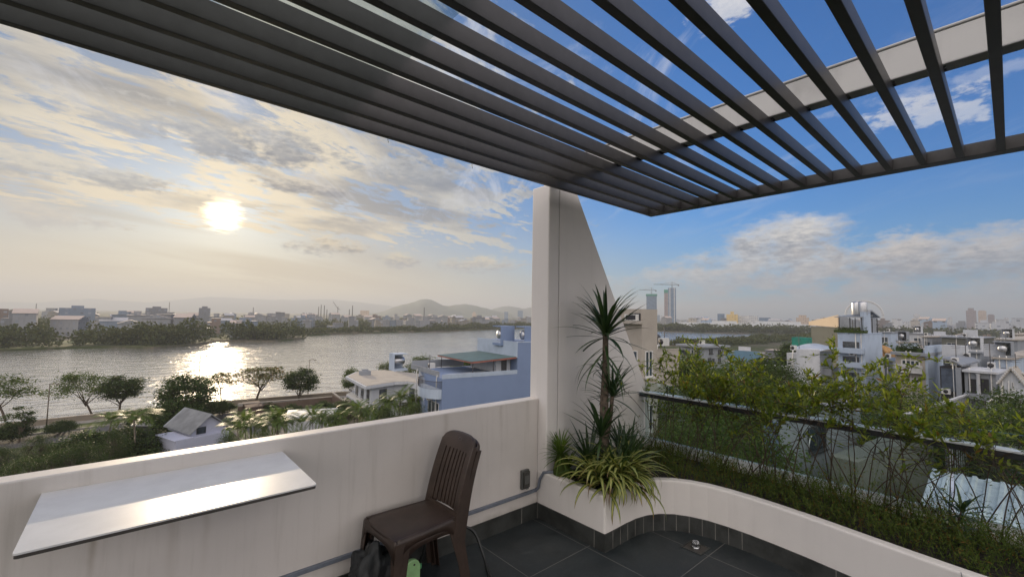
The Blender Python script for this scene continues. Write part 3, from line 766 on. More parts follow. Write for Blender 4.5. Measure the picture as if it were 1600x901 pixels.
# embankment wall and shore road, following the near bank
bank = [(-120, 100.3), (-13.8, 99.0), (13, 99.7), (35, 96.9), (64, 87.3)]
def strip_poly(path, d0, d1):
    return offs(path, d0)+offs(path, d1)[::-1]
mb = MB(); mb.prism(strip_poly(bank, -0.0, -0.6), ZG-1.5, ZG+0.75); mb.prism(strip_poly(bank, 0.05, -0.65), ZG+0.755, ZG+0.85)
tag(mb.build('embankment_wall', 'bank_stone'), 'low brown stone embankment wall running along the near river bank', 'wall')
tag(sheet('river_path', strip_poly(bank, -0.7, -3.2), ZG+0.06, 'path_paving', ZG), kind='structure')
tag(sheet('verge', strip_poly(bank, -3.3, -6.5), ZG+0.10, 'verge_grass', ZG), kind='structure')
tag(sheet('road', strip_poly(bank, -7.2, -14.5), ZG+0.03, 'asphalt', ZG), kind='structure')
mb = MB(); mb.prism(strip_poly(bank, -6.6, -7.1), ZG, ZG+0.15); tag(mb.build('kerb', 'path_paving'), kind='structure')
tag(sheet('street', [(14, 45), (19, -60), (26, -60), (24, 20), (330, -12), (330, -4), (24, 30), (20, 82), (12, 82)], ZG+0.04, 'asphalt', ZG), kind='structure')

# ---------------------------------------------------------------- vegetation kit
leafmat('leaf_dark', (0.030, 0.052, 0.016), (0.055, 0.085, 0.022), 0.22, 0.6)
leafmat('leaf_mid', (0.050, 0.082, 0.020), (0.085, 0.125, 0.030), 0.30, 0.55)
leafmat('leaf_warm', (0.085, 0.075, 0.030), (0.075, 0.095, 0.030), 0.30, 0.6, brown=0.12)
leafmat('leaf_palm', (0.065, 0.105, 0.025), (0.110, 0.160, 0.040), 0.32, 0.45)
mat('bark', (0.10, 0.075, 0.055), 0.9, 0.2, 8, 0.4)
mat('bark_pale', (0.20, 0.17, 0.13), 0.9, 0.2, 8, 0.4)
def leafquad(mb, p, n_, s, asp=0.55, rnd=random):
    n_ = n_.normalized(); a = n_.orthogonal().normalized(); an = rnd.random()*2*pi
    a = (a*cos(an)+n_.cross(a)*sin(an)); b_ = n_.cross(a)
    o = len(mb.v); h = s/2; w_ = s*asp/2
    mb.v += [tuple(p-a*h), tuple(p+b_*w_*1.0-a*h*0.1), tuple(p+a*h), tuple(p-b_*w_*1.0-a*h*0.1)]
    mb.f.append((o, o+1, o+2, o+3)); mb.mi.append(0); mb.sm.append(False)
def branchy(mb, base, tip, r, rnd, bend=0.15, n=5, r1=None):
    base = Vector(base); tip = Vector(tip); L = (tip-base).length; pts = []
    o1 = Vector((rnd.uniform(-1, 1), rnd.uniform(-1, 1), rnd.uniform(-0.3, 0.6)))*L*bend
    for i in range(n+1):
        t = i/n; pts.append(base.lerp(tip, t)+o1*sin(pi*t))
    mb.tube(pts, [r+( (r1 if r1 is not None else r*0.3)-r)*i/n for i in range(n+1)], 5); return pts
def tree_proto(kind, seed, H, R, leaf='leaf_mid', bark='bark', ncl=46, lpc=60, ls=0.28, trunk_frac=0.42, flat=0.55, lean=(0, 0)):
    rnd = random.Random(seed); root = empty('tree'); tb = MB(); cb = MB(); tr = max(0.09, H*0.022)
    ft = Vector((lean[0], lean[1], H*trunk_frac)); branchy(tb, (0, 0, -0.3), ft, tr, rnd, 0.05, 5, tr*0.7)
    cc = Vector((lean[0]*1.6, lean[1]*1.6, H*(trunk_frac+(1-trunk_frac)*0.5)))
    cz = H*(1-trunk_frac)*0.5
    cl = []
    for i in range(ncl):
        while 1:
            p = Vector((rnd.uniform(-1, 1), rnd.uniform(-1, 1), rnd.uniform(-1, 1)))
            if p.length < 1: break
        if kind == 'umbrella':
            rr = sqrt(rnd.random()); a = rnd.random()*2*pi; lay = rnd.choice((0.95, 0.8, 0.6, 0.3, 0.0, -0.3))
            p = Vector((rr*cos(a)*(1.1-lay*0.25), rr*sin(a)*(1.1-lay*0.25), lay*(1-0.45*rr*rr)+rnd.uniform(-.15, .15)))
        else:
            p = p.normalized()*p.length**0.45
            if p.z < -0.5: p.z *= 0.6
        nz = 0.78+0.5*noise.noise(p*1.7+Vector((seed, 0, 0)))
        cl.append(cc+Vector((p.x*R*nz, p.y*R*nz, p.z*cz)))
    # limbs to a handful of clumps, twigs to the rest
    hubs = []
    for k in range(7):
        t = cl[k*len(cl)//7]; hub = ft.lerp(t, 0.72); branchy(tb, ft-Vector((0, 0, H*0.04*(k % 3))), hub, tr*0.55, rnd, 0.10, 4); hubs.append(hub)
    for c in cl:
        h = min(hubs, key=lambda q: (q-c).length); branchy(tb, h, c, tr*0.16, rnd, 0.1, 3)
    for c in cl:
        cr_ = R*rnd.uniform(0.16, 0.30)
        for j in range(int(lpc*rnd.uniform(0.6, 1.3))):
            q = Vector((rnd.gauss(0, 1), rnd.gauss(0, 1), rnd.gauss(0, flat)))*cr_*0.60
            nn = Vector((rnd.uniform(-1, 1), rnd.uniform(-1, 1), rnd.uniform(0.1, 1.6)))
            leafquad(cb, c+q, nn, ls*rnd.uniform(0.6, 1.3), 0.6, rnd)
    tb.build('trunk', bark, root); cb.build('crown', leaf, root)
    return root
def palm_proto(seed, H, nf=14, fl=2.2, leaf='leaf_palm', trunk_r=0.10, multi=1):
    rnd = random.Random(seed); root = empty('palm_tree'); tb = MB(); cb = MB()
    for s in range(multi):
        a0 = rnd.random()*6.28; off_ = Vector((cos(a0), sin(a0), 0))*(0.5*s**0.5 if multi > 1 else 0); top = off_*1.8+Vector((rnd.uniform(-.3, .3), rnd.uniform(-.3, .3), H*rnd.uniform(0.7, 1.0) if multi > 1 else H))
        branchy(tb, off_+Vector((0, 0, -0.2)), top, trunk_r, rnd, 0.05, 6, trunk_r*0.7)
        for k in range(nf):
            az = 2*pi*k/nf+rnd.uniform(-.2, .2); up = rnd.uniform(0.2, 1.7); L = fl*rnd.uniform(0.75, 1.15); n = 12
            p = top.copy(); an = atan2(up, 1); h = Vector((cos(az), sin(az), 0)); sd = Vector((-h.y, h.x, 0))
            dr_ = rnd.uniform(1.2, 2.1)
            for i in range(n):
                t = i/n; tg = h*cos(an)+Vector((0, 0, 1))*sin(an); q = p+tg*L/n
                nm = sd.cross(tg)*-1
                if i > 0:
                    for sg in (-1, 1):
                        for m2 in (0.0, 0.5):
                            bp = p.lerp(q, m2); ll = L*0.26*(sin(pi*min(1, t*0.9+0.12))**0.7); dv = (sd*sg*0.85+tg*0.55-nm*-0.25-Vector((0, 0, 0.28))).normalized()
                            o = len(cb.v); wv = tg*0.035*fl/2
                            cb.v += [tuple(bp-wv*0.6), tuple(bp+dv*ll*0.5-wv), tuple(bp+dv*ll), tuple(bp+dv*ll*0.5+wv)]
                            cb.f.append((o, o+1, o+2, o+3)); cb.mi.append(0); cb.sm.append(False)
                p = q; an -= dr_/n
    tb.build('trunk', 'bark_pale', root); cb.build('fronds', leaf, root); return root
protos = {}
def put_tree(key, x, ytop, ybase, D, name, label, cat='tree', group=None, H=None, sx=1.0, rz=None):
    """stand the tree where its trunk foot is seen; height from the top pixel"""
    p = at(x, ybase, D); top = at(x, ytop, D); zb = ZG
    if D < 56 and key in ('rnd1', 'bush'): key = 'tall1'
    elif D < 56 and key == 'rnd2': key = 'tall2'
    hh = top.z-zb; pr, H0 = protos[key]
    rz = rz if rz is not None else random.random()*6.28
    s = hh/H0
    if key not in used_p: 
        o = pr; used_p.add(key); o.location = (p.x, p.y, zb); o.rotation_euler = (0, 0, rz); o.scale = (s*sx, s*sx, s)
        o['label'] = label
        if group: o['group'] = group
    else: o = copy_thing(pr, (p.x, p.y, zb), rz, (s*sx, s*sx, s), label, group)
    o.name = name; o['category'] = cat
    if not group and 'group' in o: del o['group']
    return o
used_p = set()
protos['umb1'] = (tree_proto('umbrella', 11, 8.5, 4.6, 'leaf_mid', 'bark', 64, 80, 0.30, 0.30, 0.50, (0.9, 0)), 8.5)
protos['umb2'] = (tree_proto('umbrella', 17, 8.0, 4.2, 'leaf_warm', 'bark', 50, 60, 0.30, 0.45, 0.35, (-0.6, 0)), 8.0)
protos['rnd1'] = (tree_proto('round', 21, 8.5, 3.4, 'leaf_dark', 'bark', 90, 110, 0.30, 0.24, 0.7), 8.5)
protos['rnd2'] = (tree_proto('round', 29, 8.0, 3.2, 'leaf_mid', 'bark', 70, 90, 0.30, 0.28, 0.7), 8.0)
protos['airy'] = (tree_proto('round', 37, 7.0, 2.3, 'leaf_dark', 'bark', 40, 50, 0.28, 0.30, 0.6), 7.0)
protos['bush'] = (tree_proto('round', 41, 4.5, 3.0, 'leaf_dark', 'bark', 95, 110, 0.27, 0.10, 0.8), 4.5)
protos['tall1'] = (tree_proto('round', 61, 13.0, 4.6, 'leaf_dark', 'bark', 130, 150, 0.19, 0.22, 0.7), 13.0)
protos['tall2'] = (tree_proto('round', 67, 12.0, 4.2, 'leaf_mid', 'bark', 110, 140, 0.19, 0.25, 0.7), 12.0)
protos['areca'] = (palm_proto(51, 5.2, 13, 2.3, 'leaf_palm', 0.06, 4), 6.4)
protos['coco'] = (palm_proto(57, 6.0, 18, 3.6, 'leaf_palm', 0.15, 1), 7.6)
G1 = None
T_ = put_tree
T_('umb1', 8, 588, 668, 70, 'shade_tree', 'flat topped tree cut by the left edge of the view, against the river', rz=2.6, sx=1.3)
T_('umb1', 143, 584, 662, 74, 'shade_tree', 'umbrella shaped tree leaning left by the shore road', rz=3.1, sx=1.2)
T_('rnd1', 186, 588, 662, 76, 'shade_tree', 'dense dark tree touching the umbrella tree on its right', sx=1.5)
T_('airy', 28, 637, 700, 58, 'young_tree', 'small young tree at the far left in front of the road', sx=1.25)
T_('rnd1', 288, 586, 700, 66, 'shade_tree', 'tall dark tree behind the house with a grey gable roof', sx=1.25)
T_('bush', 262, 632, 705, 62, 'shade_tree', 'broad dark tree filling the gap left of the gable house', sx=1.3)
T_('umb2', 345, 582, 650, 86, 'shade_tree', 'sparse reddish tree with thin crown over the glittering water', sx=0.95)
T_('umb2', 398, 575, 645, 84, 'shade_tree', 'wide reddish brown tree right of the sparse tree on the bank', sx=1.6)
T_('rnd1', 467, 576, 640, 86, 'shade_tree', 'round dark isolated tree on the bank left of the flat roofed villa', sx=1.35)
T_('rnd2', 547, 576, 640, 90, 'shade_tree', 'green tree behind the left corner of the flat roofed villa', sx=0.8)
T_('umb1', 600, 566, 640, 97, 'shade_tree', 'flat green tree just left of the villa roof tank', sx=0.75)
T_('umb1', 655, 560, 640, 93, 'shade_tree', 'spreading green tree behind the villa between both roof tanks', sx=0.95, rz=1.0)
T_('rnd2', 728, 557, 640, 92, 'shade_tree', 'green tree seen under the green terrace canopy of the blue house', sx=0.95)
for i, (x, y, t) in enumerate(((308, 556, 'thin lamp pole standing in front of the sun glitter'), (481, 562, 'thin lamp pole at the round tree on the bank'), (72, 600, 'thin lamp pole at the far left shore road'))):
    p = onZ(x, (640, 618, 672)[i], ZG); tp = at(x, y, p.dot(cf)); mb = MB(); mb.tube([(0, 0, 0), (0, 0, tp.z-ZG)], [0.09, 0.05], 6); mb.tube([(0, 0, tp.z-ZG-0.1), (0.5, -0.5, tp.z-ZG+0.1), (0.9, -0.9, tp.z-ZG)], 0.04, 5); mb.box(0.75, 1.15, -1.05, -0.75, tp.z-ZG-0.12, tp.z-ZG-0.02)
    tag(mb.build('lamp_pole', 'bark', loc=(p.x, p.y, ZG)), t, 'lamp post')
for i, (x, y, h_, t) in enumerate([(20, 676, 2.2, 'at the left edge of the shore road'), (95, 668, 1.8, 'by the shore road under the leaning tree'), (230, 655, 2.6, 'by the garden shed'), (225, 650, 1.6, 'on the verge behind the shed'), (318, 640, 2.8, 'at the wall behind the gable house'), (350, 636, 1.8, 'behind the gable ridge'), (420, 636, 1.6, 'at the pavilion'), (455, 642, 2.0, 'inside the brick court'), (505, 634, 1.6, 'at the back of the brick court'), (535, 640, 2.6, 'at the corner of villa and court'), (128, 700, 3.2, 'between the palms and the dark bushes'), (190, 690, 3.0, 'under the palms'), (212, 700, 3.4, 'right below the arching palm')]):
    p = onZ(x, y, ZG+h_*0.5); pr, H0 = protos['bush']; s_ = h_/H0
    copy_thing(pr, (p.x, p.y, ZG), random.random()*6, (s_*1.5, s_*1.5, s_), 'low green shrub '+t).name = 'low_shrub'
T_('rnd1', 345, 625, 690, 72, 'shade_tree', 'dark small tree just right of the gable house ridge', sx=0.6)
T_('coco', 205, 636, 745, 50, 'coconut_palm', 'coconut palm with arching fronds among dark bushes', 'palm', sx=1.0)
T_('coco', 165, 640, 745, 50, 'coconut_palm', 'second coconut palm, left of the arching one', 'palm', sx=0.9)
for i, (x, yt, D, s_) in enumerate([(383, 640, 47, 1.0), (434, 634, 48, 1.0), (487, 633, 50, 1.0), (520, 640, 52, 0.9), (556, 626, 54, 1.1), (585, 640, 52, 0.9), (624, 603, 56, 1.05), (652, 615, 58, 0.9)]):
    T_('areca', x, yt-6, 700, D, 'areca_palm', ['leftmost feathery palm above the parapet', 'feathery palm second from the left above the parapet', 'feathery palm in front of the walled court', 'short feathery palm left of the villa', 'tall feathery palm at the left corner of the villa', 'short feathery palm under the villa eaves', 'tallest bright palm in front of the villa', 'leafy palm between the villa and blue house'][i], 'palm', 'feathery palms beyond the parapet', sx=s_*0.9)
for i, (x, yt, D, s_, k_) in enumerate([(0, 700, 42, 1.0, 'bush'), (52, 682, 46, 0.95, 'bush'), (118, 692, 40, 1.0, 'bush'), (172, 676, 46, 1.0, 'bush'), (34, 716, 36, 1.1, 'bush'), (92, 704, 38, 1.15, 'bush'), (410, 676, 42, 0.9, 'bush'), (350, 682, 42, .8, 'bush'), (465, 674, 44, 0.9, 'bush'), (600, 638, 50, 0.9, 'bush'), (640, 634, 50, 0.9, 'bush'), (575, 660, 46, 0.8, 'bush'), (520, 666, 46, 0.8, 'bush')]):
    T_(k_, x, yt, 760, D, 'garden_tree', ['dark bush at the lower left corner', 'big dark bush left of the coconut palms', 'dark bush at the foot of the coconut palms', 'dark bush below the arching coconut palm', 'green bush nearest the parapet at far left', 'green bush nearest the parapet below the palms', 'low bush under the leftmost feathery palms', 'low bush at the right wall of the gable house', 'low bush before the walled court', 'bush at the foot of the tallest bright palm', 'bush at the left wall of the blue house', 'low bush below the villa balcony', 'low bush left of the villa balcony'][i], 'bush', None, sx=s_)

# ---------------------------------------------------------------- building kit
def facade(name, wall, win=(0.05, 0.06, 0.08), sx=3.0, sz=3.2, ww=0.45, wh=0.45, band=None, roof=(0.22, 0.22, 0.22), rough=0.75):
    m_ = bpy.data.materials.new(name); m_.use_nodes = True; T = NT(m_.node_tree); b = T.n['Principled BSDF']
    co = T.coord('Object'); x, y, z = T.sep(co); g = T.n.new('ShaderNodeNewGeometry'); nx, ny, nz = T.sep(g.outputs['True Normal'])
    h = T.math('ADD', x, T.math('MULTIPLY', y, 1.0))
    def inside(v, p, frac, ph):
        f = T.math('FRACT', T.math('ADD', T.math('DIVIDE', v, p), ph)); return T.math('MULTIPLY', T.math('GREATER_THAN', f, 0.5-frac/2), T.math('LESS_THAN', f, 0.5+frac/2))
    wmask = T.math('MULTIPLY', inside(h, sx, ww, 0.1), inside(z, sz, wh, 0.0))
    cell = T.comb(T.math('FLOOR', T.math('DIVIDE', h, sx)), T.math('FLOOR', T.math('DIVIDE', z, sz)), 0.0)
    wn_ = T.n.new('ShaderNodeTexWhiteNoise'); T.inp(wn_.inputs[0], cell)
    wmask = T.math('MULTIPLY', wmask, T.math('GREATER_THAN', wn_.outputs[0], 0.22))
    isr = T.math('GREATER_THAN', nz, 0.5); wmask = T.math('MULTIPLY', wmask, T.math('SUBTRACT', 1.0, isr))
    st = T.noise(T.comb(T.math('MULTIPLY', x, 1.5), T.math('MULTIPLY', y, 1.5), T.math('MULTIPLY', z, 0.25)), 0.8, 5, 0.7)
    c = T.mix(T.math('MULTIPLY', T.step(st, 0.45, 0.75), 0.4), wall, tuple(v*0.5 for v in wall))
    c = T.mix(isr, c, T.mix(T.noise(co, 0.7, 5, 0.7), roof, tuple(v*1.5 for v in roof)))
    c = T.mix(wmask, c, T.mix(wn_.outputs[0], win, tuple(v*2.6 for v in win)))
    T.inp(b.inputs['Base Color'], c); T.inp(b.inputs['Roughness'], T.math('SUBTRACT', rough, T.math('MULTIPLY', wmask, rough-0.15)))
    MATS[name] = m_; return m_
wallmat('wall_blue', (0.175, 0.235, 0.37), 0.10, 0.12, 0.8, 0.5)
wallmat('wall_pale_blue', (0.37, 0.44, 0.54), 0.20, 0.35, 0.8, 0.5)
wallmat('wall_white', (0.48, 0.50, 0.53), 0.22, 0.40, 0.85, 0.5)
wallmat('wall_beige', (0.36, 0.33, 0.29), 0.12, 0.20, 0.85, 0.5)
wallmat('wall_grey', (0.25, 0.27, 0.30), 0.22, 0.30, 0.85, 0.5)
wallmat('wall_olive', (0.14, 0.145, 0.125), 0.2, 0.3, 0.85, 0.5)
wallmat('wall_brick', (0.13, 0.095, 0.075), 0.2, 0.25, 0.9, 0.5)
wallmat('wall_tan', (0.62, 0.50, 0.36), 0.06, 0.06, 0.8, 0.5)
wallmat('roof_concrete', (0.36, 0.33, 0.29), 0.25, 0.0, 0.9, 0.6)
mat('roof_teal', (0.05, 0.105, 0.11), 0.5, 0.1, 0.8)
mat('roof_metal', (0.26, 0.27, 0.28), 0.5, 0.12, 0.6, metal=0.2)
mat('roof_white_metal', (0.62, 0.66, 0.70), 0.45, 0.10, 0.7, metal=0.2)
mat('roof_red', (0.30, 0.10, 0.07), 0.7, 0.15, 1.0)
mat('orange_plastic', (0.34, 0.19, 0.06), 0.55, 0.1, 3)
mat('green_net', (0.02, 0.22, 0.16), 0.7, 0.1, 3)
mat('window_glass', (0.035, 0.05, 0.065), 0.12, 0.3, 0.6, spec=0.8)
mat('window_frame', (0.55, 0.55, 0.54), 0.5, 0.05, 3)
mat('dark_frame', (0.05, 0.05, 0.055), 0.5, 0.05, 3)
mat('tank_steel', (0.50, 0.51, 0.53), 0.42, 0.05, 2, metal=1.0)
mat('louvre', (0.02, 0.02, 0.025), 0.6, 0.1, 3)
mat('cloth_tarp', (0.10, 0.13, 0.18), 0.7, 0.2, 2, 0.3, bscale=4)
class Bld:
    """box-plan building on the street grid: root at the corner nearest the camera, +x away, +y to the left"""
    def __init__(s, name, label, cat, xl, xc, xr, D, ytop, wall, az=-6.0, base=ZG, group=None, zt=None, yref=None, build=True):
        p = at(xc, ytop, D); s.az = radians(az); s.o = Vector((p.x, p.y, base)); s.H = (p.z if zt is None else zt)-base
        s.root = empty(name, s.o, s.az); tag(s.root, label, cat, group)
        s.ex = Vector((cos(s.az), sin(s.az))); s.ey = Vector((-sin(s.az), cos(s.az)))
        s.d = s.ext(s.ey, xl); s.w = s.ext(s.ex, xr); s.wall = wall
        if build: s.part('wall', wall).box(0, s.w, 0, s.d, -0.5, s.H).done()
    def ext(s, dirv_, px):
        if px is None: return 6.0
        h = hor(px); a = dirv_; c = Vector((s.o.x, s.o.y)); den = a.x*h.y-a.y*h.x
        t = -(c.x*h.y-c.y*h.x)/den
        return min(abs(t), 60)
    def part(s, name, m_, parent=None):
        B = s
        class P(MB):
            def done(q, **k): return q.build(name, m_, parent or B.root, **k)
        return P()
    def loc(s, face, x, y, off_=0.0):
        """pixel -> local coordinates on a face ('L': x = off, 'R': y = off)"""
        r = ray(x, y); n_ = s.ex if face == 'L' else s.ey; base = Vector((s.o.x, s.o.y))+n_*off_
        t = base.dot(n_)/(r.x*n_.x+r.y*n_.y); P = r*t; q = Vector((P.x, P.y))-Vector((s.o.x, s.o.y))
        return (q.dot(s.ey) if face == 'L' else q.dot(s.ex)), P.z-s.o.z
    def rect(s, face, x0, y0, x1, y1, off_=0.0):
        a, z1 = s.loc(face, x0, y0, off_); b_, z0 = s.loc(face, x1, y1, off_); return min(a, b_), max(a, b_), min(z0, z1), max(z0, z1)
    def fbox(s, mb, face, u0, u1, z0, z1, o0, o1, mi=0):
        if face == 'L': mb.box(min(-o0, -o1), max(-o0, -o1), u0, u1, z0, z1, mi)
        else: mb.box(u0, u1, min(-o0, -o1), max(-o0, -o1), z0, z1, mi)
    def window(s, face, u0, u1, z0, z1, nx=2, nz=1, fr='window_frame', gl='window_glass', fw=0.06, name='window', sill=True, off_=0.0):
        mb = s.part(name, fr); o_ = off_
        s.fbox(mb, face, u0, u1, z1-fw, z1, o_-0.05, o_+0.07); s.fbox(mb, face, u0, u1, z0, z0+fw, o_-0.05, o_+0.07)
        for i in range(nx+1):
            c = u0+(u1-u0-fw)*i/nx; s.fbox(mb, face, c, c+fw, z0+fw, z1-fw, o_-0.05, o_+0.068)
        for i in range(1, nz):
            c = z0+(z1-z0)*i/nz; s.fbox(mb, face, u0+fw, u1-fw, c, c+fw*0.7, o_-0.05, o_+0.064)
        if sill: s.fbox(mb, face, u0-0.08, u1+0.08, z0-0.10, z0-0.003, o_-0.05, o_+0.16)
        w_ = mb.done(); mb = s.part('pane', gl, w_); s.fbox(mb, face, u0+fw*0.5, u1-fw*0.5, z0+fw*0.5, z1-fw*0.5, o_-0.02, o_+0.02); mb.done(); return w_
    def pwin(s, face, x0, y0, x1, y1, **k): return s.window(face, *s.rect(face, x0, y0, x1, y1), **k)
    def slab(s, name, m_, x0, x1, y0, y1, z0, z1): mb = s.part(name, m_); mb.box(x0, x1, y0, y1, z0, z1); return mb.done()
    def coping(s, h=0.12, o_=0.08, m_='window_frame'): return s.slab('coping', m_, -o_, s.w+o_, -o_, s.d+o_, s.H+0.002, s.H+h)
    def rail(s, face, u0, u1, z0, h=1.0, n=20, m_='window_frame', out=0.9):
        mb = s.part('balcony', m_); s.fbox(mb, face, u0, u1, z0-0.15, z0, -0.02, out)
        mb2 = s.part('balustrade', m_); s.fbox(mb2, face, u0, u1, z0+h-0.08, z0+h, out-0.10, out)
        for i in range(n+1):
            c = u0+(u1-u0-0.06)*i/n; s.fbox(mb2, face, c, c+0.07, z0+0.003, z0+h-0.082, out-0.09, out-0.02)
        mb.done(); return mb2.done()

# ---- left side: gable house
wallmat('wall_gable', (0.40, 0.42, 0.52), 0.10, 0.15, 0.85, 0.6)
B = Bld('gable_house', 'small pale house with a grey metal gable roof among the trees', 'house', 273, 277, 357, 48, 700, 'wall_gable', az=-18, zt=-14.6, build=False)
p0 = at(274, 700, 50); p1 = at(358, 668, 55)
root = B.root; root.location = (p0.x, p0.y, ZG); dv = Vector((p1.x-p0.x, p1.y-p0.y)); W_ = dv.length; az_ = atan2(dv.y, dv.x); root.rotation_euler = (0, 0, az_)
zr = at(318, 634, 53).z-ZG-1.2; ze = at(358, 664, 55).z-ZG-0.1
MBp = MB(); MBp.box(0, W_, 0.0, 5.0, -0.5, ze-0.6); MBp.build('wall', 'wall_gable', root)
MBp = MB(); MBp.prism_xz([(W_*0.33, ze-0.601), (W_, ze-0.601), (W_, ze), (W_*0.66, zr-0.15), (W_*0.33, ze)], 0.8, 6.9); MBp.build('upper_wall', 'wall_gable', root)
def roof_slab(xa, za, xb, zb, y0, y1, th=0.10):
    mb = MB(); mb.prism_xz([(xa, za), (xb, zb), (xb, zb+th), (xa, za+th)], y0, y1)
    n = int((y1-y0)/0.28); dx_, dz__ = xb-xa, zb-za
    for i in range(n):
        y = y0+0.14+i*0.28; mb.beam((xa, y, za+th+0.02), (xb, y, zb+th+0.02), 0.05, 0.05)
    return mb
roof_slab(W_*0.27, ze-0.25, W_*0.66, zr, 0.3, 7.3).build('roof', 'roof_metal', root)
roof_slab(W_*1.05, ze-0.25, W_*0.66, zr, 0.3, 7.3).build('roof', 'roof_metal', root)
mb = MB(); mb.box(W_*0.42, W_*0.60, 0.74, 0.80, ze-0.45, ze+0.35); wdw = mb.build('window', 'dark_frame', root); mb = MB(); mb.box(W_*0.43, W_*0.59, 0.73, 0.738, ze-0.40, ze+0.30); mb.build('pane', 'window_glass', wdw)
mb = MB(); mb.box(-0.15, W_*0.33, 0.01, 4.9, ze-0.598, ze-0.50); mb.build('terrace_roof', 'wall_gable', root)

# ---- low roofs and the brick-walled court
def flat_roof(name, label, pts, z, th, m_, wall, cat='building', wallin=0.4, base=ZG, group=None):
    P = [onZ(x, y, z) for x, y in pts]; c = sum(P, Vector())/len(P)
    root = empty(name, (c.x, c.y, base)); tag(root, label, cat, group)
    L = [(p.x-c.x, p.y-c.y) for p in P]
    area = sum(L[i][0]*L[(i+1) % len(L)][1]-L[(i+1) % len(L)][0]*L[i][1] for i in range(len(L)))
    if area < 0: L = L[::-1]
    mb = MB(); mb.prism(L, z-base-th, z-base); mb.build('roof', m_, root)
    k = 0.90; mb = MB(); mb.prism([(a*k, b_*k) for a, b_ in L], -0.5, z-base-th-0.002); mb.build('wall', wall, root); return root
flat_roof('garden_shed', 'small flat tin roofed shed in the trees left of the gable house', [(204, 664), (238, 664), (246, 655), (216, 653)], -15.6, 0.12, 'roof_metal', 'louvre', 'shed')
flat_roof('low_house', 'low white flat roof peeping above the feathery palms', [(445, 652), (520, 648), (528, 637), (450, 640)], -14.8, 0.2, 'roof_white_metal', 'wall_white', 'house')
flat_roof('river_pavilion', 'small brown roofed pavilion by the embankment behind the gable house', [(385, 637), (412, 633), (404, 625), (378, 628)], -16.0, 0.15, 'wall_brick', 'wall_brick', 'pavilion')
P = [onZ(x, y, -16.0) for x, y in ((372, 632), (520, 614), (540, 622), (530, 636))]
cw = empty('court_wall', (P[1].x, P[1].y, ZG)); tag(cw, 'brown brick wall round an empty court left of the villa', 'wall')
mb = MB()
for a, b_ in ((P[0], P[1]), (P[1], P[2]), (P[2], P[3])):
    mb.beam((a.x-P[1].x, a.y-P[1].y, 1.0), (b_.x-P[1].x, b_.y-P[1].y, 0.6), 0.25, 1.4)
mb.build('wall', 'wall_brick', cw)
mb = MB()
for a, b_ in ((P[0], P[1]), (P[1], P[2]), (P[2], P[3])):
    mb.beam((a.x-P[1].x, a.y-P[1].y, 2.16), (b_.x-P[1].x, b_.y-P[1].y, 1.36), 0.4, 0.1)
mb.build('coping', 'roof_concrete', cw)

# ---- villa with overhanging flat roof
zr = -11.9; P = [onZ(x, y, zr) for x, y in ((540, 587), (571, 603), (617, 596), (638, 595), (667, 601), (692, 591), (655, 583), (600, 577), (556, 580))]
c = Vector((P[1].x, P[1].y, ZG)); vr = empty('villa', c); tag(vr, 'modern white villa with a flat overhanging concrete roof', 'villa')
L = [(p.x-c.x, p.y-c.y) for p in P]
if sum(L[i][0]*L[(i+1) % len(L)][1]-L[(i+1) % len(L)][0]*L[i][1] for i in range(len(L))) < 0: L = L[::-1]
cen = Vector((sum(p[0] for p in L)/len(L), sum(p[1] for p in L)/len(L)))
def shr(L, k): return [(cen.x+(a-cen.x)*k, cen.y+(b_-cen.y)*k) for a, b_ in L]
hz_ = zr-ZG
mb = MB(); mb.prism(L, hz_-0.55, hz_-0.08); mb.build('roof', 'wall_white', vr)
mb = MB(); mb.prism(shr(L, 0.955), hz_-0.079, hz_+0.0); mb.build('roof_deck', 'roof_concrete', vr)
mb = MB(); mb.prism(shr(L, 0.80), -0.5, hz_-0.552); mb.build('wall', 'wall_white', vr)
mb = MB(); mb.prism(shr(L, 0.97), hz_-3.75, hz_-3.45); mb.build('balcony', 'wall_white', vr)
mb = MB()
K = shr(L, 0.955)
for i in range(len(K)):
    a = Vector(K[i]+(0,)); b_ = Vector(K[(i+1) % len(K)]+(0,)); mb.beam(a+Vector((0, 0, hz_-2.55)), b_+Vector((0, 0, hz_-2.55)), 0.05, 0.05)
    n = int((b_-a).length/0.9)
    for j in range(n): q = a.lerp(b_, j/max(1, n)); mb.beam(q+Vector((0, 0, hz_-3.449)), q+Vector((0, 0, hz_-2.576)), 0.04, 0.04)
mb.build('balustrade', 'window_frame', vr)
K = shr(L, 0.803)
for i in range(len(K)):
    a = Vector(K[i]); b_ = Vector(K[(i+1) % len(K)]); Ls = (b_-a).length
    if Ls < 3: continue
    n = max(1, int(Ls/3.2)); t = (b_-a)/Ls
    for j in range(n):
        for zz in (hz_-3.4, hz_-6.6):
            q = a+t*(Ls*(j+0.5)/n); mb = MB(); 
            mb.beam((q.x-t.x*0.8, q.y-t.y*0.8, zz+1.15), (q.x+t.x*0.8, q.y+t.y*0.8, zz+1.15), 0.12, 2.3); wd = mb.build('window', 'dark_frame', vr)
            mb = MB(); mb.beam((q.x-t.x*0.72, q.y-t.y*0.72, zz+1.15), (q.x+t.x*0.72, q.y+t.y*0.72, zz+1.15), 0.16, 2.1); mb.build('pane', 'window_glass', wd)
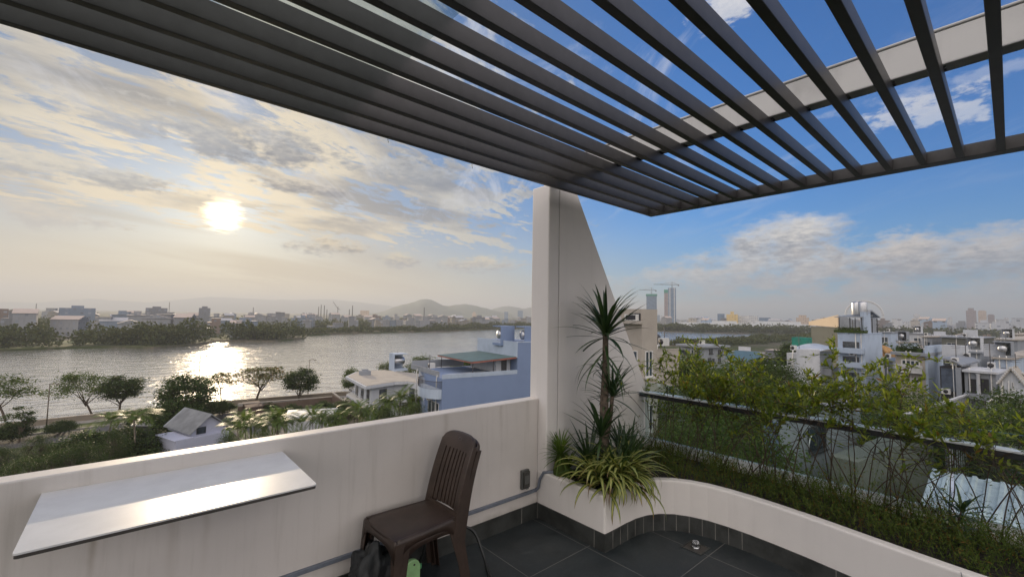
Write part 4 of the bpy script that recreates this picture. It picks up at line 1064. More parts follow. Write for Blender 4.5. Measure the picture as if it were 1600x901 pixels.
def tank_cabinet(root, x, y, z, s=1.0, face=-1, rot=0.0, m_='wall_grey'):
    """open concrete cabinet with a steel water tank lying inside"""
    mb = MB(); w_, d_, h = 1.9*s, 1.9*s, 2.3*s
    R3 = Matrix.Rotation(rot, 3, 'Z')
    mb.box(-w_/2, w_/2, -d_/2, d_/2, 0, h*0.12); mb.box(-w_/2, w_/2, -d_/2, d_/2, h*0.94, h)
    mb.box(-w_/2, -w_/2+0.12, -d_/2, d_/2, h*0.121, h*0.939); mb.box(-w_/2+0.121, w_/2, d_/2-0.12, d_/2, h*0.121, h*0.939)
    mb.v = [tuple(R3 @ Vector(v)+Vector((x, y, z))) for v in mb.v]; o = mb.build('tank_cabinet', m_, root)
    mb = MB(); prof = [(0.001, -0.85*s), (0.35*s, -0.82*s), (0.50*s, -0.70*s), (0.52*s, 0.70*s), (0.35*s, 0.82*s), (0.001, 0.85*s)]
    M = R3 @ Matrix.Rotation(pi/2, 3, 'Y'); mb.lathe(prof, n=20, M=M); mb.v = [tuple(Vector(v)+Vector((x, y, z+h*0.55))) for v in mb.v]
    mb.build('water_tank', 'tank_steel', root)
q = at(622, 578, 92); tank_cabinet(vr, q.x-c.x, q.y-c.y, hz_, 1.55, rot=radians(-6), m_='wall_pale_blue')
q = at(570, 588, 84); mb = MB(); mb.box(-0.9, 0.9, -0.7, 0.7, 0, 0.8); mb.box(-0.5, 0.5, -.4, .4, 0.801, 1.1); mb.v = [(v[0]+q.x-c.x, v[1]+q.y-c.y, v[2]+hz_) for v in mb.v]; mb.build('roof_unit', 'wall_grey', vr)
mb = MB(); q = at(621, 560, 92); mb.tube([(q.x-c.x, q.y-c.y, hz_+2.5), (q.x-c.x, q.y-c.y, hz_+4.2)], 0.03, 4); mb.build('antenna', 'dark_frame', vr)

# ---- blue house
B = Bld('blue_house', 'blue walled town house with a green terrace canopy left of the pillar', 'house', 667, 691.5, 845, 50, 592, 'wall_blue', az=-7.9, build=False)
w0, zt0 = B.loc('R', 809, 535); top = zt0; dt = 10.5; d_ = B.d
mb = B.part('wall', 'wall_blue'); mb.prism([(0, 0), (w0+6, 0), (w0+6, dt), (1.2, dt), (0, d_)], -0.5, B.H); mb.done()
mb = B.part('coping', 'wall_pale_blue'); mb.box(0, w0-0.01, -0.02, 0.16, B.H+0.002, B.H+0.5); mb.done()
mb = B.part('stair_tower', 'wall_blue'); mb.box(w0, w0+4.5, 0.003, dt*0.85, B.H-0.5, top); mb.done()
mb = B.part('parapet', 'wall_pale_blue'); mb.box(w0-0.12, w0, 0.0, dt, top-1.9, top+0.10); mb.box(w0+0.002, w0+4.5, -0.02, 0.12, top+0.001, top+0.10); mb.done()
mb = B.part('stair_wall', 'wall_white'); mb.box(w0-2.3, w0-0.122, 1.5, dt*0.8, B.H+0.10, top-2.0); mb.done()
mb = B.part('door', 'dark_frame'); mb.box(w0-1.5, w0-0.7, 1.45, 1.499, B.H+0.10, B.H+2.1); mb.done()
# green canopy on thin posts
mb = B.part('canopy', 'roof_teal'); mb.prism_xz([(w0-6.6, top-2.25), (w0-0.13, top-1.90), (w0-0.13, top-1.80), (w0-6.6, top-2.15)], 0.1, dt*0.95); mb.done()
mb = B.part('canopy_edge', 'roof_red'); mb.beam((w0-6.62, 0.05, top-2.28), (w0-0.15, 0.05, top-1.93), 0.1, 0.16); mb.beam((w0-6.62, 0.1, top-2.28), (w0-6.62, dt*0.95, top-2.28), 0.1, 0.12); mb.done()
for xx, yy in ((w0-6.3, 0.3), (w0-3.4, 0.3), (w0-6.3, dt*0.9)):
    mb = B.part('post', 'dark_frame'); mb.box(xx-0.04, xx+0.04, yy-0.04, yy+0.04, B.H+0.1, top-2.2); mb.done()
mb = B.part('parapet', 'wall_grey'); mb.box(0.2, w0-2.4, dt-0.2, dt, B.H+0.101, B.H+1.1); mb.box(0.0, 0.15, 1.2, dt-0.202, B.H+0.101, B.H+0.7); mb.done()
tank_cabinet(B.root, w0+0.6, dt*0.42, top-0.6, 1.15, rot=pi, m_='wall_blue'); tank_cabinet(B.root, w0+2.6, dt*0.16, top-0.6, 1.15, rot=pi, m_='wall_blue')
# round balcony on the front
mb = B.part('balcony', 'wall_pale_blue'); yc = B.d*0.55; rr_ = B.d*0.52
pts = [(-0.001, yc-rr_)]+[(-rr_*0.55*sin(pi*i/12), yc-rr_*cos(pi*i/12)) for i in range(1, 12)]+[(-0.001, yc+rr_)]
mb.prism(pts, B.H-2.3, B.H-1.2); mb.done()
mb = B.part('balustrade', 'dark_frame')
for i in range(12):
    a, b_ = pts[i], pts[i+1]; mb.beam((a[0], a[1], B.H-0.3), (b_[0], b_[1], B.H-0.3), 0.05, 0.05)
    for k in range(4): t = k/4; mb.beam((a[0]+(b_[0]-a[0])*t, a[1]+(b_[1]-a[1])*t, B.H-1.2), (a[0]+(b_[0]-a[0])*t, a[1]+(b_[1]-a[1])*t, B.H-0.3), 0.03, 0.03)
mb.done()
B.window('L', B.d*0.15, B.d*0.75, B.H-5.0, B.H-2.9, 3)

# ---- behind the fin wall: beige tower block with vents
B = Bld('beige_building', 'tall beige building with rooftop air conditioners next to the fin wall', 'building', 940, 1003, 1027, 27, 482.5, 'wall_beige', az=-7)
u0, u1, z0, z1 = B.rect('L', 984, 489, 1001, 501)
mb = B.part('loggia', 'louvre'); B.fbox(mb, 'L', u0, u1, z0, z1, -0.02, 0.03); mb.done()
for i in range(3):
    mb = B.part('air_conditioner', 'window_frame'); uu = u0+(u1-u0)*(0.12+0.30*i); B.fbox(mb, 'L', uu, uu+0.42, z0, z0+0.40, 0.031, 0.30); o_ = mb.done()
    mb = B.part('fan', 'louvre', o_); B.fbox(mb, 'L', uu+0.05, uu+0.30, z0+0.06, z0+0.34, 0.301, 0.31); mb.done()
mb = B.part('ledge', 'wall_beige'); B.fbox(mb, 'L', -0.1, u1+1.5, z0-0.2, z0-0.002, 0, 0.4); mb.done()
for i in range(3):
    B.window('R', 0.25, 0.95, B.H-4.2-3.3*i, B.H-2.6-3.3*i, 2)
    B.window('L', 0.3, 1.5, B.H-4.6-3.3*i, B.H-2.6-3.3*i, 2)
B = Bld('beige_house', 'lower beige house with a small round roof vent beside the beige tower', 'house', 1026, 1027, 1060, 36, 547, 'wall_beige', az=-7)
B.coping(0.08, 0.04, 'wall_beige')
mb = B.part('roof_vent', 'dark_frame'); q, z_ = B.loc('R', 1048, 540); mb.box(q-0.45, q+0.45, 1.2, 2.0, B.H+0.08, B.H+0.9); mb.lathe([(0.4, 0), (0.5, 0.12), (0.35, 0.3), (0.01, 0.4)], c=(q, 1.6, B.H+0.9), n=12); mb.done()
for i in range(3):
    B.window('R', 0.9, 1.9, B.H-4.6-3.2*i, B.H-3.0-3.2*i, 2)
B = Bld('grey_house', 'grey concrete three storey house with small dark openings above the shrubs', 'house', 1062, 1100, 1133, 66, 543, 'wall_grey', az=-14)
B.slab('roof', 'wall_grey', -0.6, B.w+0.5, -0.5, B.d+0.3, B.H+0.002, B.H+0.30)
for (x0, y0, x1, y1) in ((1064, 546, 1076, 554), (1080, 547, 1094, 553)): B.pwin('L', x0, y0, x1, y1, nx=2, fr='dark_frame')
for (x0, y0, x1, y1) in ((1108, 545, 1113, 552), (1122, 546, 1126, 552), (1106, 559, 1111, 564), (1113, 560, 1116, 565), (1122, 559, 1126, 566)): B.pwin('R', x0, y0, x1, y1, nx=1, fr='dark_frame')
B.slab('ledge', 'wall_grey', -0.5, B.w+0.2, -0.25, B.d+0.2, B.H-3.4, B.H-3.15)
flat_roof('market_hall', 'long low building with a faded green sheet roof among the trees', [(1120, 557), (1160, 566), (1192, 556), (1186, 549), (1150, 547)], -8.6, 0.25, 'roof_teal', 'wall_grey', 'hall')

# ---- right side town houses (on the street grid)
B = Bld('curved_house', 'white house with a rounded end wall and small windows', 'house', 1228, 1246, 1300, 58, 545, 'wall_white', az=-6, build=False)
mb = B.part('wall', 'wall_white'); mb.box(0, B.w, 0, B.d+0.0, -0.5, B.H-0.6)
mb.done()
mb = B.part('rounded_wall', 'wall_white'); cy = 1.4; rr_ = 1.9
mb.prism([(rr_*cos(a)+1.4, -0.05+rr_*sin(a)) for a in [pi+pi*i/16 for i in range(17)]], -0.5, B.H); mb.done()
for (x0, y0, x1, y1) in ((1233, 558, 1237, 563), (1231, 565, 1237, 570), (1233, 576, 1237, 580)): B.pwin('L', x0, y0, x1, y1, nx=1, fr='window_frame')
mb = B.part('awning', 'roof_white_metal'); n = 12; vs = []
x0_, x1_ = 1.5, B.w+2.0
for i in range(n+1):
    t = i/n; vs += [(x0_+(x1_-x0_)*t, -1.2, B.H-1.0+0.9*sin(pi*(0.15+0.7*t))), (x0_+(x1_-x0_)*t, B.d, B.H-0.6+1.1*sin(pi*(0.15+0.7*t)))]
mb.add(vs+[(v[0], v[1], v[2]-0.08) for v in vs], [(2*i, 2*i+2, 2*i+3, 2*i+1) for i in range(n)]+[(2*n+2+2*i, 2*n+3+2*i, 2*n+5+2*i, 2*n+4+2*i) for i in range(n)]+[(2*i, 2*n+2+2*i, 2*n+4+2*i, 2*i+2) for i in range(n)]); mb.done()
mb = B.part('net_screen', 'green_net'); q, _ = B.loc('R', 1283, 545); mb.box(q-1.0, q+1.0, 1.5, 3.4, B.H-0.4, B.H+1.3); mb.done()
mb = B.part('balcony', 'wall_white'); q, _ = B.loc('R', 1290, 570); mb.box(q-0.6, q+2.2, -0.9, -0.002, B.H-4.0, B.H-2.9); mb.done()

B = Bld('box_hall', 'big grey hall with a sunlit tan upper band behind the town houses', 'building', 1265, 1308, 1345, 92, 492, 'wall_olive', az=-38, build=False)
mb = B.part('wall', 'wall_olive'); mb.box(0.15, B.w, 0, B.d-0.2, -0.5, B.H-2.6); mb.done()
mb = B.part('upper_band', 'wall_tan'); mb.prism_yz([(-0.2, B.H-2.6), (-0.2, B.H), (B.d+0.2, B.H-1.5), (B.d+0.2, B.H-2.3)], -0.1, 0.15); mb.done()
mb = B.part('side_band', 'wall_grey'); mb.prism_xz([(0.151, B.H-2.598), (0.151, B.H-0.02), (B.w, B.H-1.3), (B.w, B.H-2.598)], -0.2, 0.0); mb.done()
B2 = Bld('tank_house', 'grey roof block behind the twin steel tanks', 'building', 1349, 1352, 1369, 84, 491.5, 'wall_grey', az=-6); B2.coping(0.1, 0.05)

B = Bld('terrace_house', 'pale blue four storey town house with a planted roof terrace and two steel tanks', 'house', 1308, 1351, 1377, 58, 522, 'wall_pale_blue', az=-6)
B.coping(0.12, 0.06, 'wall_pale_blue')
for (x0, y0, x1, y1, nx) in ((1317, 533, 1343, 547, 1), (1317, 556, 1343, 568, 4), (1317, 580, 1343, 592, 4)): B.pwin('L', x0, y0, x1, y1, nx=nx, fr='dark_frame', fw=0.12)
for yy in (551, 573, 597):
    a, z_ = B.loc('L', 1350, yy); mb = B.part('balcony', 'wall_pale_blue'); B.fbox(mb, 'L', 0.1, B.d-0.1, z_-0.15, z_+0.55, 0.0, 0.9); mb.done()
mb = B.part('terrace_roof', 'roof_metal'); mb.prism_xz([(-0.3, B.H+2.2), (B.w*0.62, B.H+2.5), (B.w*0.62, B.H+2.6), (-0.3, B.H+2.3)], 0.2, B.d+0.2); mb.done()
mb = B.part('canopy', 'wall_grey'); mb.prism_xz([(B.w*0.3, B.H+2.9), (B.w*0.45, B.H+3.3), (B.w*0.95, B.H+2.4), (B.w*0.95, B.H+2.25), (B.w*0.45, B.H+3.1)], 0.0, B.d*0.5); mb.done()
for xx in (0.1, B.w*0.6, B.w*0.9):
    for yy in (0.3, B.d-0.2):
        mb = B.part('post', 'dark_frame'); mb.box(xx-0.05, xx+0.05, yy-0.05, yy+0.05, B.H+0.12, B.H+2.2); mb.done()
mb = B.part('stair_wall', 'wall_pale_blue'); mb.box(0.3, B.w*0.42, 0.1, 0.5, B.H+0.12, B.H+3.0); mb.done()
for px in (1338.5, 1348):
    a, z_ = B.loc('L', px, 500, 1.6); mb = B.part('water_tank', 'tank_steel'); mb.lathe([(0.01, 0), (0.52, 0.02), (0.55, 0.1), (0.55, 1.65), (0.50, 1.78), (0.01, 1.9)], c=(1.6, a, B.H+2.55), n=20); mb.done()
for k in range(10):
    mb = B.part('roof_plant', 'leaf_mid'); rnd = random.Random(k); cx = rnd.uniform(0.0, 0.6); cy = B.d*k/10+0.3
    for j in range(60): leafquad(mb, Vector((cx+rnd.gauss(0, .25), cy+rnd.gauss(0, .3), B.H+0.45+rnd.gauss(0, .22))), Vector((rnd.uniform(-1, 1), rnd.uniform(-1, 1), 1)), 0.22, 0.6, rnd)
    mb.box(cx-.35, cx+.35, cy-.42, cy+.42, B.H+0.13, B.H+0.45); mb.done()
B = Bld('slide_shelter', 'orange arched play shelter behind the low tarpaulin roof', 'shelter', 1377, 1385, 1398, 74, 552, 'orange_plastic', az=-6, build=False)
mb = B.part('arch', 'orange_plastic'); n = 14
for k in range(3):
    mb.tube([(k*1.2, 1.7+1.7*cos(pi*i/n), B.H+1.0*sin(pi*i/n)) for i in range(n+1)], 0.35, 8)
mb.done(); mb = B.part('wall', 'orange_plastic'); mb.box(0, B.w+1.5, -0.3, 3.8, -0.5, B.H); mb.done()
B = Bld('tarp_house', 'low house roofed with dark blue tarpaulin between the terrace house and the beige house', 'house', 1362, 1395, 1400, 62, 564, 'wall_grey', az=-6)
mb = B.part('tarpaulin', 'cloth_tarp'); n = 10
vs = [(x_, y_, B.H+0.15+0.18*noise.noise(Vector((x_, y_, 0))*0.8)) for x_ in [-0.5+(B.w+6)*i/n for i in range(n+1)] for y_ in [-0.3+(B.d+0.6)*j/n for j in range(n+1)]]
mb.add(vs, [(i*(n+1)+j, (i+1)*(n+1)+j, (i+1)*(n+1)+j+1, i*(n+1)+j+1) for i in range(n) for j in range(n)]); mb.done()

B = Bld('balcony_house', 'beige town house with four white framed windows over a white balustrade', 'house', 1397, 1445, 1466, 52, 556, 'wall_beige', az=-6)
B.slab('roof', 'wall_grey', -0.7, B.w, -0.3, B.d+0.3, B.H+0.002, B.H+0.35)
B.pwin('L', 1408, 561, 1438, 572, nx=4, fw=0.13); B.pwin('L', 1406, 589, 1438, 600, nx=4, fw=0.13)
u, z_ = B.loc('L', 1445, 579); B.rail('L', 0.1, B.d-0.1, z_-0.2, 0.8, 26, out=0.8)
B.slab('side_wall', 'wall_pale_blue', 0.0, B.w+0.3, -0.25, -0.003, -0.5, B.H+1.2)
for k in range(5):
    mb = B.part('roof_plant', 'leaf_dark'); rnd = random.Random(40+k); cy = B.d*(0.3+k*0.14)
    for j in range(80): leafquad(mb, Vector((0.8+rnd.gauss(0, .3), cy+rnd.gauss(0, .35), B.H+0.8+rnd.gauss(0, .3))), Vector((rnd.uniform(-1, 1), rnd.uniform(-1, 1), 1)), 0.25, 0.6, rnd)
    mb.box(0.45, 1.15, cy-.45, cy+.45, B.H+0.36, B.H+0.8); mb.done()
B = Bld('white_frame_house', 'white framed roof pavilion with a pale blue side wall', 'house', 1450, 1489, 1506, 66, 541, 'wall_pale_blue', az=-6, zt=-6.6)
mb = B.part('frame', 'window_frame'); H = B.H
zt_ = at(1489, 541, 66).z-ZG; mb.box(0, 0.3, 0, 0.35, H, zt_); mb.box(0, 0.3, B.d-0.35, B.d, H, zt_); mb.box(0, 0.3, 0.351, B.d-0.351, zt_-0.4, zt_); mb.done()
mb = B.part('side_wall', 'wall_pale_blue'); mb.box(0.301, B.w, -0.1, 0.2, H+0.002, zt_-0.2); mb.done()
mb = B.part('back_wall', 'wall_olive'); mb.box(2.5, 2.7, 0.3, B.d, H+0.002, zt_-0.9); mb.done()
B = Bld('curtain_house', 'house with a grey vaulted roof and dark curtained front', 'house', 1465, 1501, 1507, 46, 574, 'louvre', az=-6)
mb = B.part('roof', 'roof_metal'); n = 12; yy0, yy1 = -0.2, B.d+0.2; vs = []
for i in range(n+1):
    t = i/n; vs += [(-0.5, yy0+(yy1-yy0)*t, B.H+0.9*sin(pi*(0.05+0.6*t))**0.6), (B.w+6, yy0+(yy1-yy0)*t, B.H+0.9*sin(pi*(0.05+0.6*t))**0.6)]
mb.add(vs+[(v[0], v[1], v[2]-0.15) for v in vs], [(2*i, 2*i+1, 2*i+3, 2*i+2) for i in range(n)]+[(2*n+2+2*i, 2*n+4+2*i, 2*n+5+2*i, 2*n+3+2*i) for i in range(n)]+[(2*i, 2*i+2, 2*n+4+2*i, 2*n+2+2*i) for i in range(n)]); mb.done()
mb = B.part('post', 'wall_grey'); B.fbox(mb, 'L', -0.05, 0.35, -0.5, B.H, 0, 0.3); mb.done()
mb = B.part('curtain', 'cloth_tarp')
for i in range(14): B.fbox(mb, 'L', 0.4+(B.d-0.5)*i/14, 0.4+(B.d-0.5)*(i+0.6)/14, B.H-2.6, B.H-0.2, 0.01, 0.12)
mb.done()
B = Bld('column_house', 'grey house with two dark loggia openings split by a round column', 'house', 1503, 1556, 1566, 44, 584, 'wall_grey', az=-6)
B.slab('cornice', 'wall_white', -0.5, B.w, -0.2, B.d+0.1, B.H+0.002, B.H+0.22)
for x0, x1 in ((1513, 1527), (1532, 1546)): B.pwin('L', x0, 591, x1, 613, nx=2, fr='louvre', gl='louvre')
a, z_ = B.loc('L', 1529.5, 600); mb = B.part('column', 'wall_white'); mb.lathe([(0.22, z_-1.4), (0.16, z_-1.2), (0.14, z_+0.9), (0.22, z_+1.1)], c=(-0.25, a, 0), n=12); mb.done()
a, z_ = B.loc('L', 1529.5, 615); mb = B.part('balcony', 'wall_grey'); B.fbox(mb, 'L', 0, B.d, z_-0.5, z_, 0.0, 0.8); mb.done()
B = Bld('gabled_villa', 'pale ornate villa with a stepped gable and arched pediment window', 'house', 1557, 1600, 1640, 40, 584, 'wall_white', az=-6, zt=-5.6)
H = B.H; mb = B.part('gable', 'wall_white'); mb.prism_yz([(0, H), (B.d*1.0, H), (B.d*0.5, H+1.35)], 0.0, 3.0); mb.done()
for sgn, a, b_ in ((1, (B.d*1.08, H-0.12), (B.d*0.5, H+1.50)), (-1, (-B.d*0.08, H-0.12), (B.d*0.5, H+1.50))):
    mb = B.part('roof', 'roof_concrete'); mb.beam((1.4, a[0], a[1]), (1.4, b_[0], b_[1]), 3.4, 0.16, up=(0, 0, 1)); mb.done()
    mb = B.part('cresting', 'window_frame')
    for k in range(9):
        t = k/8.5; mb.box(-0.32, -0.12, a[0]+(b_[0]-a[0])*t-0.07, a[0]+(b_[0]-a[0])*t+0.07, a[1]+(b_[1]-a[1])*t+0.03, a[1]+(b_[1]-a[1])*t+0.20)
    mb.done()
mb = B.part('pediment', 'window_frame'); n = 16; yc = B.d*0.78; zc = H-1.9
mb.tube([(-0.15, yc+0.95*cos(pi*i/n), zc+0.75*sin(pi*i/n)) for i in range(n+1)], 0.09, 6); mb.done()
B.window('L', yc-0.7, yc+0.7, zc-1.25, zc+0.25, 2, fr='window_frame'); B.window('L', B.d*0.42, B.d*0.52, H-0.5, H+0.2, 1)
for yy in (yc-1.1, yc+1.1): mb = B.part('pilaster', 'wall_white'); mb.box(-0.2, -0.003, yy-0.15, yy+0.15, -0.5, zc+0.1); mb.done()

# ---- second row and roof clutter, each its own house
rows = [ (1370, 1392, 1402, 110, 520, 'wall_pale_blue', 'pale blue house', 'far behind the orange shelter'),
 (1402, 1412, 1432, 84, 536, 'wall_pale_blue', 'narrow pale blue house', 'with a dark tank cabinet on its roof'),
 (1470, 1530, 1552, 92, 529, 'wall_olive', 'long low olive house', 'behind the white framed pavilion'),
 (1555, 1590, 1640, 84, 532, 'wall_grey', 'wide grey house', 'at the right edge of the second row'),
 (1507, 1531, 1548, 62, 552, 'wall_grey', 'grey flat roofed house', 'right of the white framed pavilion'),
 (1550, 1580, 1620, 56, 562, 'wall_pale_blue', 'pale flat roofed house', 'behind the ornate gabled villa'),
 (1420, 1445, 1452, 120, 522, 'wall_white', 'small white house', 'in the trees beyond the beige balcony house'),
 (1575, 1600, 1640, 130, 523, 'wall_beige', 'beige house', 'by the far strip of open land at right'),
 (1500, 1516, 1524, 50, 566, 'wall_white', 'white stair block', 'behind the dark curtained house'),
 (1440, 1456, 1470, 100, 527, 'wall_grey', 'grey house', 'between trees and the white framed pavilion')]
for i, (xl, xc, xr, D, yt, m_, desc, where) in enumerate(rows):
    B = Bld('town_house', desc+' '+where, 'house', xl, xc, xr, D, yt, m_, az=-6)
    B.slab('roof', 'roof_concrete' if i % 2 else 'wall_grey', -0.4, B.w+0.2, -0.3, B.d+0.2, B.H+0.002, B.H+0.22)
    n = max(1, int(B.d/2.6))
    for j in range(n):
        for k in range(2):
            B.window('L', B.d*(j+0.22)/n, B.d*(j+0.72)/n, B.H-2.6-3.2*k, B.H-1.1-3.2*k, 2, fr='dark_frame' if i % 2 else 'window_frame')
    if i in (1, 3, 4, 5, 6): tank_cabinet(B.root, 1.2, B.d*0.5, B.H+0.22, 0.9, rot=pi, m_='wall_grey' if i in (1, 5) else 'wall_white')
    if i in (2, 5, 8):
        mb = B.part('roof_unit', 'wall_white'); mb.box(1.5, 3.2, 0.6, 2.6, B.H+0.221, B.H+1.8); mb.done()

# ---- rooftop clutter of the neighbourhood: pipes, aerials, air conditioners
crnd = random.Random(12)
for o_ in [o for o in list(bpy.data.objects) if o.type == 'EMPTY' and o.get('category') == 'house' and o.name.split('.')[0] in ('town_house', 'balcony_house', 'column_house', 'grey_house', 'beige_house', 'terrace_house', 'curved_house', 'white_frame_house', 'tarp_house', 'blue_house', 'gabled_villa', 'curtain_house')]:
    ws = [c for c in o_.children if c.name.split('.')[0] == 'wall']
    if not ws: continue
    H = max(v.co.z for v in ws[0].data.vertices); dm = max(v.co.y for v in ws[0].data.vertices); wm_ = max(v.co.x for v in ws[0].data.vertices)
    for k in range(2):
        mb = MB(); y_ = crnd.uniform(0.1, 0.9)*dm; mb.tube([(-0.07, y_, -0.5), (-0.07, y_, H-0.1), (0.1, y_, H+0.45)], 0.06, 6); mb.build('drain_pipe', 'window_frame', o_)
    x_, y_ = crnd.uniform(.15, .5)*min(wm_, 6), crnd.uniform(.2, .8)*dm; hh_ = crnd.uniform(1.6, 3.0); mb = MB(); mb.tube([(x_, y_, H+0.2), (x_, y_, H+0.2+hh_)], 0.035, 5)
    for j in range(4): mb.beam((x_-0.05, y_-0.5+0.06*j, H+hh_-0.2*j), (x_+0.05, y_+0.5-0.06*j, H+hh_-0.2*j), 0.03, 0.03)
    mb.build('aerial', 'dark_frame', o_)
    x_, y_ = crnd.uniform(.15, .5)*min(wm_, 6), crnd.uniform(.2, .8)*dm; mb = MB(); mb.box(x_-0.4, x_+0.4, y_-0.25, y_+0.25, H+0.36, H+1.0); u_ = mb.build('air_conditioner', 'window_frame', o_)
    mb = MB(); mb.tube([(x_-0.405, y_, H+0.68), (x_-0.42, y_, H+0.68)], 0.24, 14); mb.build('fan', 'louvre', u_)
    mb = MB(); yy = crnd.uniform(.3, .8)*dm; mb.box(-0.42, -0.03, yy-0.35, yy+0.35, H-2.9, H-2.35); u_ = mb.build('air_conditioner', 'window_frame', o_); mb = MB(); mb.tube([(-0.425, yy, H-2.62), (-0.44, yy, H-2.62)], 0.2, 12); mb.build('fan', 'louvre', u_)

# ---- below the railing: near roofs across the lane
def corr_roof(name, label, pts, z, m_, wallm, pitch=0.25, slope=0.0, base=ZG):
    """corrugated sheet: quad pts (near-left, near-right, far-right, far-left) as seen, ribs run near -> far"""
    P = [onZ(x, y, z) for x, y in pts]; c = P[0].copy(); root = empty(name, (c.x, c.y, base)); tag(root, label, 'building')
    A, Bp, C, Dp = [p-c for p in P]; n = int((Bp-A).length/pitch); h = z-base; mb = MB(); vs = []
    k = n*4; ft_ = (0.0, 0.12, 0.42, 0.54)
    for i in range(k+1):
        t = min(1.0, (i//4+ft_[i % 4])/n); zz = 0.05*(1 if (i % 4) in (1, 2) else -1); a = A.lerp(Bp, t); d_ = Dp.lerp(C, t)
        vs += [(a.x, a.y, h+zz-slope), (d_.x, d_.y, h+zz+slope)]
    o_ = len(vs); vs += [(v[0], v[1], v[2]-0.03) for v in vs]
    mb.add(vs, [(2*i, 2*i+2, 2*i+3, 2*i+1) for i in range(k)]+[(o_+2*i, o_+2*i+1, o_+2*i+3, o_+2*i+2) for i in range(k)]+[(2*i, o_+2*i, o_+2*i+2, 2*i+2) for i in range(k)]+[(2*i+1, 2*i+3, o_+2*i+3, o_+2*i+1) for i in range(k)])
    mb.build('roof', m_, root)
    mb = MB(); L = [A*0.97+Bp*0.03, Bp*0.97+A*0.03, C*0.97+Dp*0.03, Dp*0.97+C*0.03]; L = [(p.x, p.y) for p in L]
    if sum(L[i][0]*L[(i+1) % 4][1]-L[(i+1) % 4][0]*L[i][1] for i in range(4)) < 0: L = L[::-1]
    mb.prism(L, -0.5, h-slope-0.08); mb.build('wall', wallm, root); return root
corr_roof('metal_roof_house', 'near building with a bright white corrugated metal roof below the railing', [(1436, 790), (1660, 860), (1660, 770), (1455, 732)], -8.0, 'roof_white_metal', 'wall_grey', 0.42)
corr_roof('lean_to', 'lean-to with a pale ribbed sheet roof left of the bright corrugated roof', [(1365, 712), (1442, 728), (1460, 690), (1398, 678)], -9.5, 'roof_metal', 'wall_olive', 0.3)
corr_roof('side_roof_house', 'ribbed roof just under the handrail at the right edge', [(1545, 697), (1660, 716), (1660, 702), (1556, 688)], -9.0, 'roof_white_metal', 'wall_grey', 0.5)
B = Bld('olive_house', 'squat olive grey house below the lean-to roof', 'house', 1290, 1340, 1450, 22, 722, 'wall_olive', az=-8)
B = Bld('arch_house', 'grey house with an arched stainless gate seen through the railing', 'house', 1190, 1218, 1340, 26, 652, 'wall_grey', az=-8)
B.pwin('R', 1262, 668, 1290, 700, nx=2, fr='dark_frame', fw=0.08)
mb = B.part('arch', 'tank_steel'); a, z_ = B.loc('R', 1266, 700); mb.tube([(a+0.55*cos(pi*i/12)*1.0, -0.15, z_+0.9*sin(pi*i/12)) for i in range(13)], 0.05, 6); mb.done()
mb = B.part('side_wall', 'wall_blue'); B.fbox(mb, 'L', 0.1, B.d-0.1, -0.5, B.H-0.3, 0.003, 0.08); mb.done()
B = Bld('pale_block', 'pale grey rendered block with a vented parapet right of the shrubs', 'house', 1400, 1405, 1548, 34, 652, 'wall_grey', az=-8)
B.coping(0.15, 0.1, 'wall_white'); u0, u1, z0, z1 = B.rect('R', 1408, 656, 1462, 664)
for i in range(7):
    mb = B.part('vent', 'louvre'); B.fbox(mb, 'R', u0+(u1-u0)*i/7, u0+(u1-u0)*(i+0.6)/7, B.H-0.8, B.H-0.15, -0.02, 0.02); mb.done()
B = Bld('slatted_yard', 'dark slatted steel screen between the lean-to and the metal roof', 'screen', None, 1475, 1550, 24, 700, 'louvre', az=-4, build=False)
mb = B.part('frame', 'dark_frame'); u0, u1, z0, z1 = B.rect('R', 1476, 692, 1548, 736); B.fbox(mb, 'R', u0, u1, z1-0.08, z1, 0, 0.08); B.fbox(mb, 'R', u0, u1, z0, z0+0.08, 0, 0.08); B.fbox(mb, 'R', u0, u0+0.1, -0.5, z1, 0, 0.081); B.fbox(mb, 'R', u1-0.1, u1, -0.5, z1, 0, 0.081); mb.done()
mb = B.part('slats', 'roof_metal')
for i in range(24): c_ = u0+(u1-u0)*(i+0.5)/24; B.fbox(mb, 'R', c_-0.02, c_+0.02, z0+0.081, z1-0.081, 0.02, 0.06)
mb.done()
# parked car glimpsed at the right under the handrail
mat('car_silver', (0.40, 0.48, 0.52), 0.25, 0.03, 2, metal=0.5, coat=0.6); mat('tyre', (0.02, 0.02, 0.02), 0.9)
q = onZ(1588, 742, ZG+0.7); car = empty('parked_car', (q.x, q.y, ZG+0.04), radians(20)); tag(car, 'silver blue car parked in the lane at the right edge', 'car')
mb = MB(); prof = [(-2.1, 0.35), (-2.15, 0.8), (-1.2, 0.95), (-0.6, 1.42), (0.9, 1.45), (1.7, 1.0), (2.15, 0.9), (2.2, 0.35)]
mb.prism_xz(prof, -0.85, 0.85); mb.build('body', 'car_silver', car, bevel=0.12, seg=3)
for sy in (-1, 1):
    mb = MB(); mb.prism_xz([(-0.95, 0.98), (-0.5, 1.34), (0.85, 1.36), (1.35, 1.02)], sy*0.858-0.004, sy*0.858+0.004); mb.build('side_window', 'window_glass', car)
    for xx in (-1.35, 1.35):
        mb = MB(); mb.tube([(xx, sy*0.72, 0.33), (xx, sy*0.90, 0.33)], 0.33, 18); mb.build('wheel', 'tyre', car)
for xx, nm in ((-2.13, 'headlight'), (2.19, 'tail_light')):
    for sy in (-1, 1):
        mb = MB(); mb.box(xx-0.04, xx+0.04, sy*0.6-0.18, sy*0.6+0.18, 0.62, 0.76); mb.build(nm, 'window_frame' if nm == 'headlight' else 'roof_red', car)

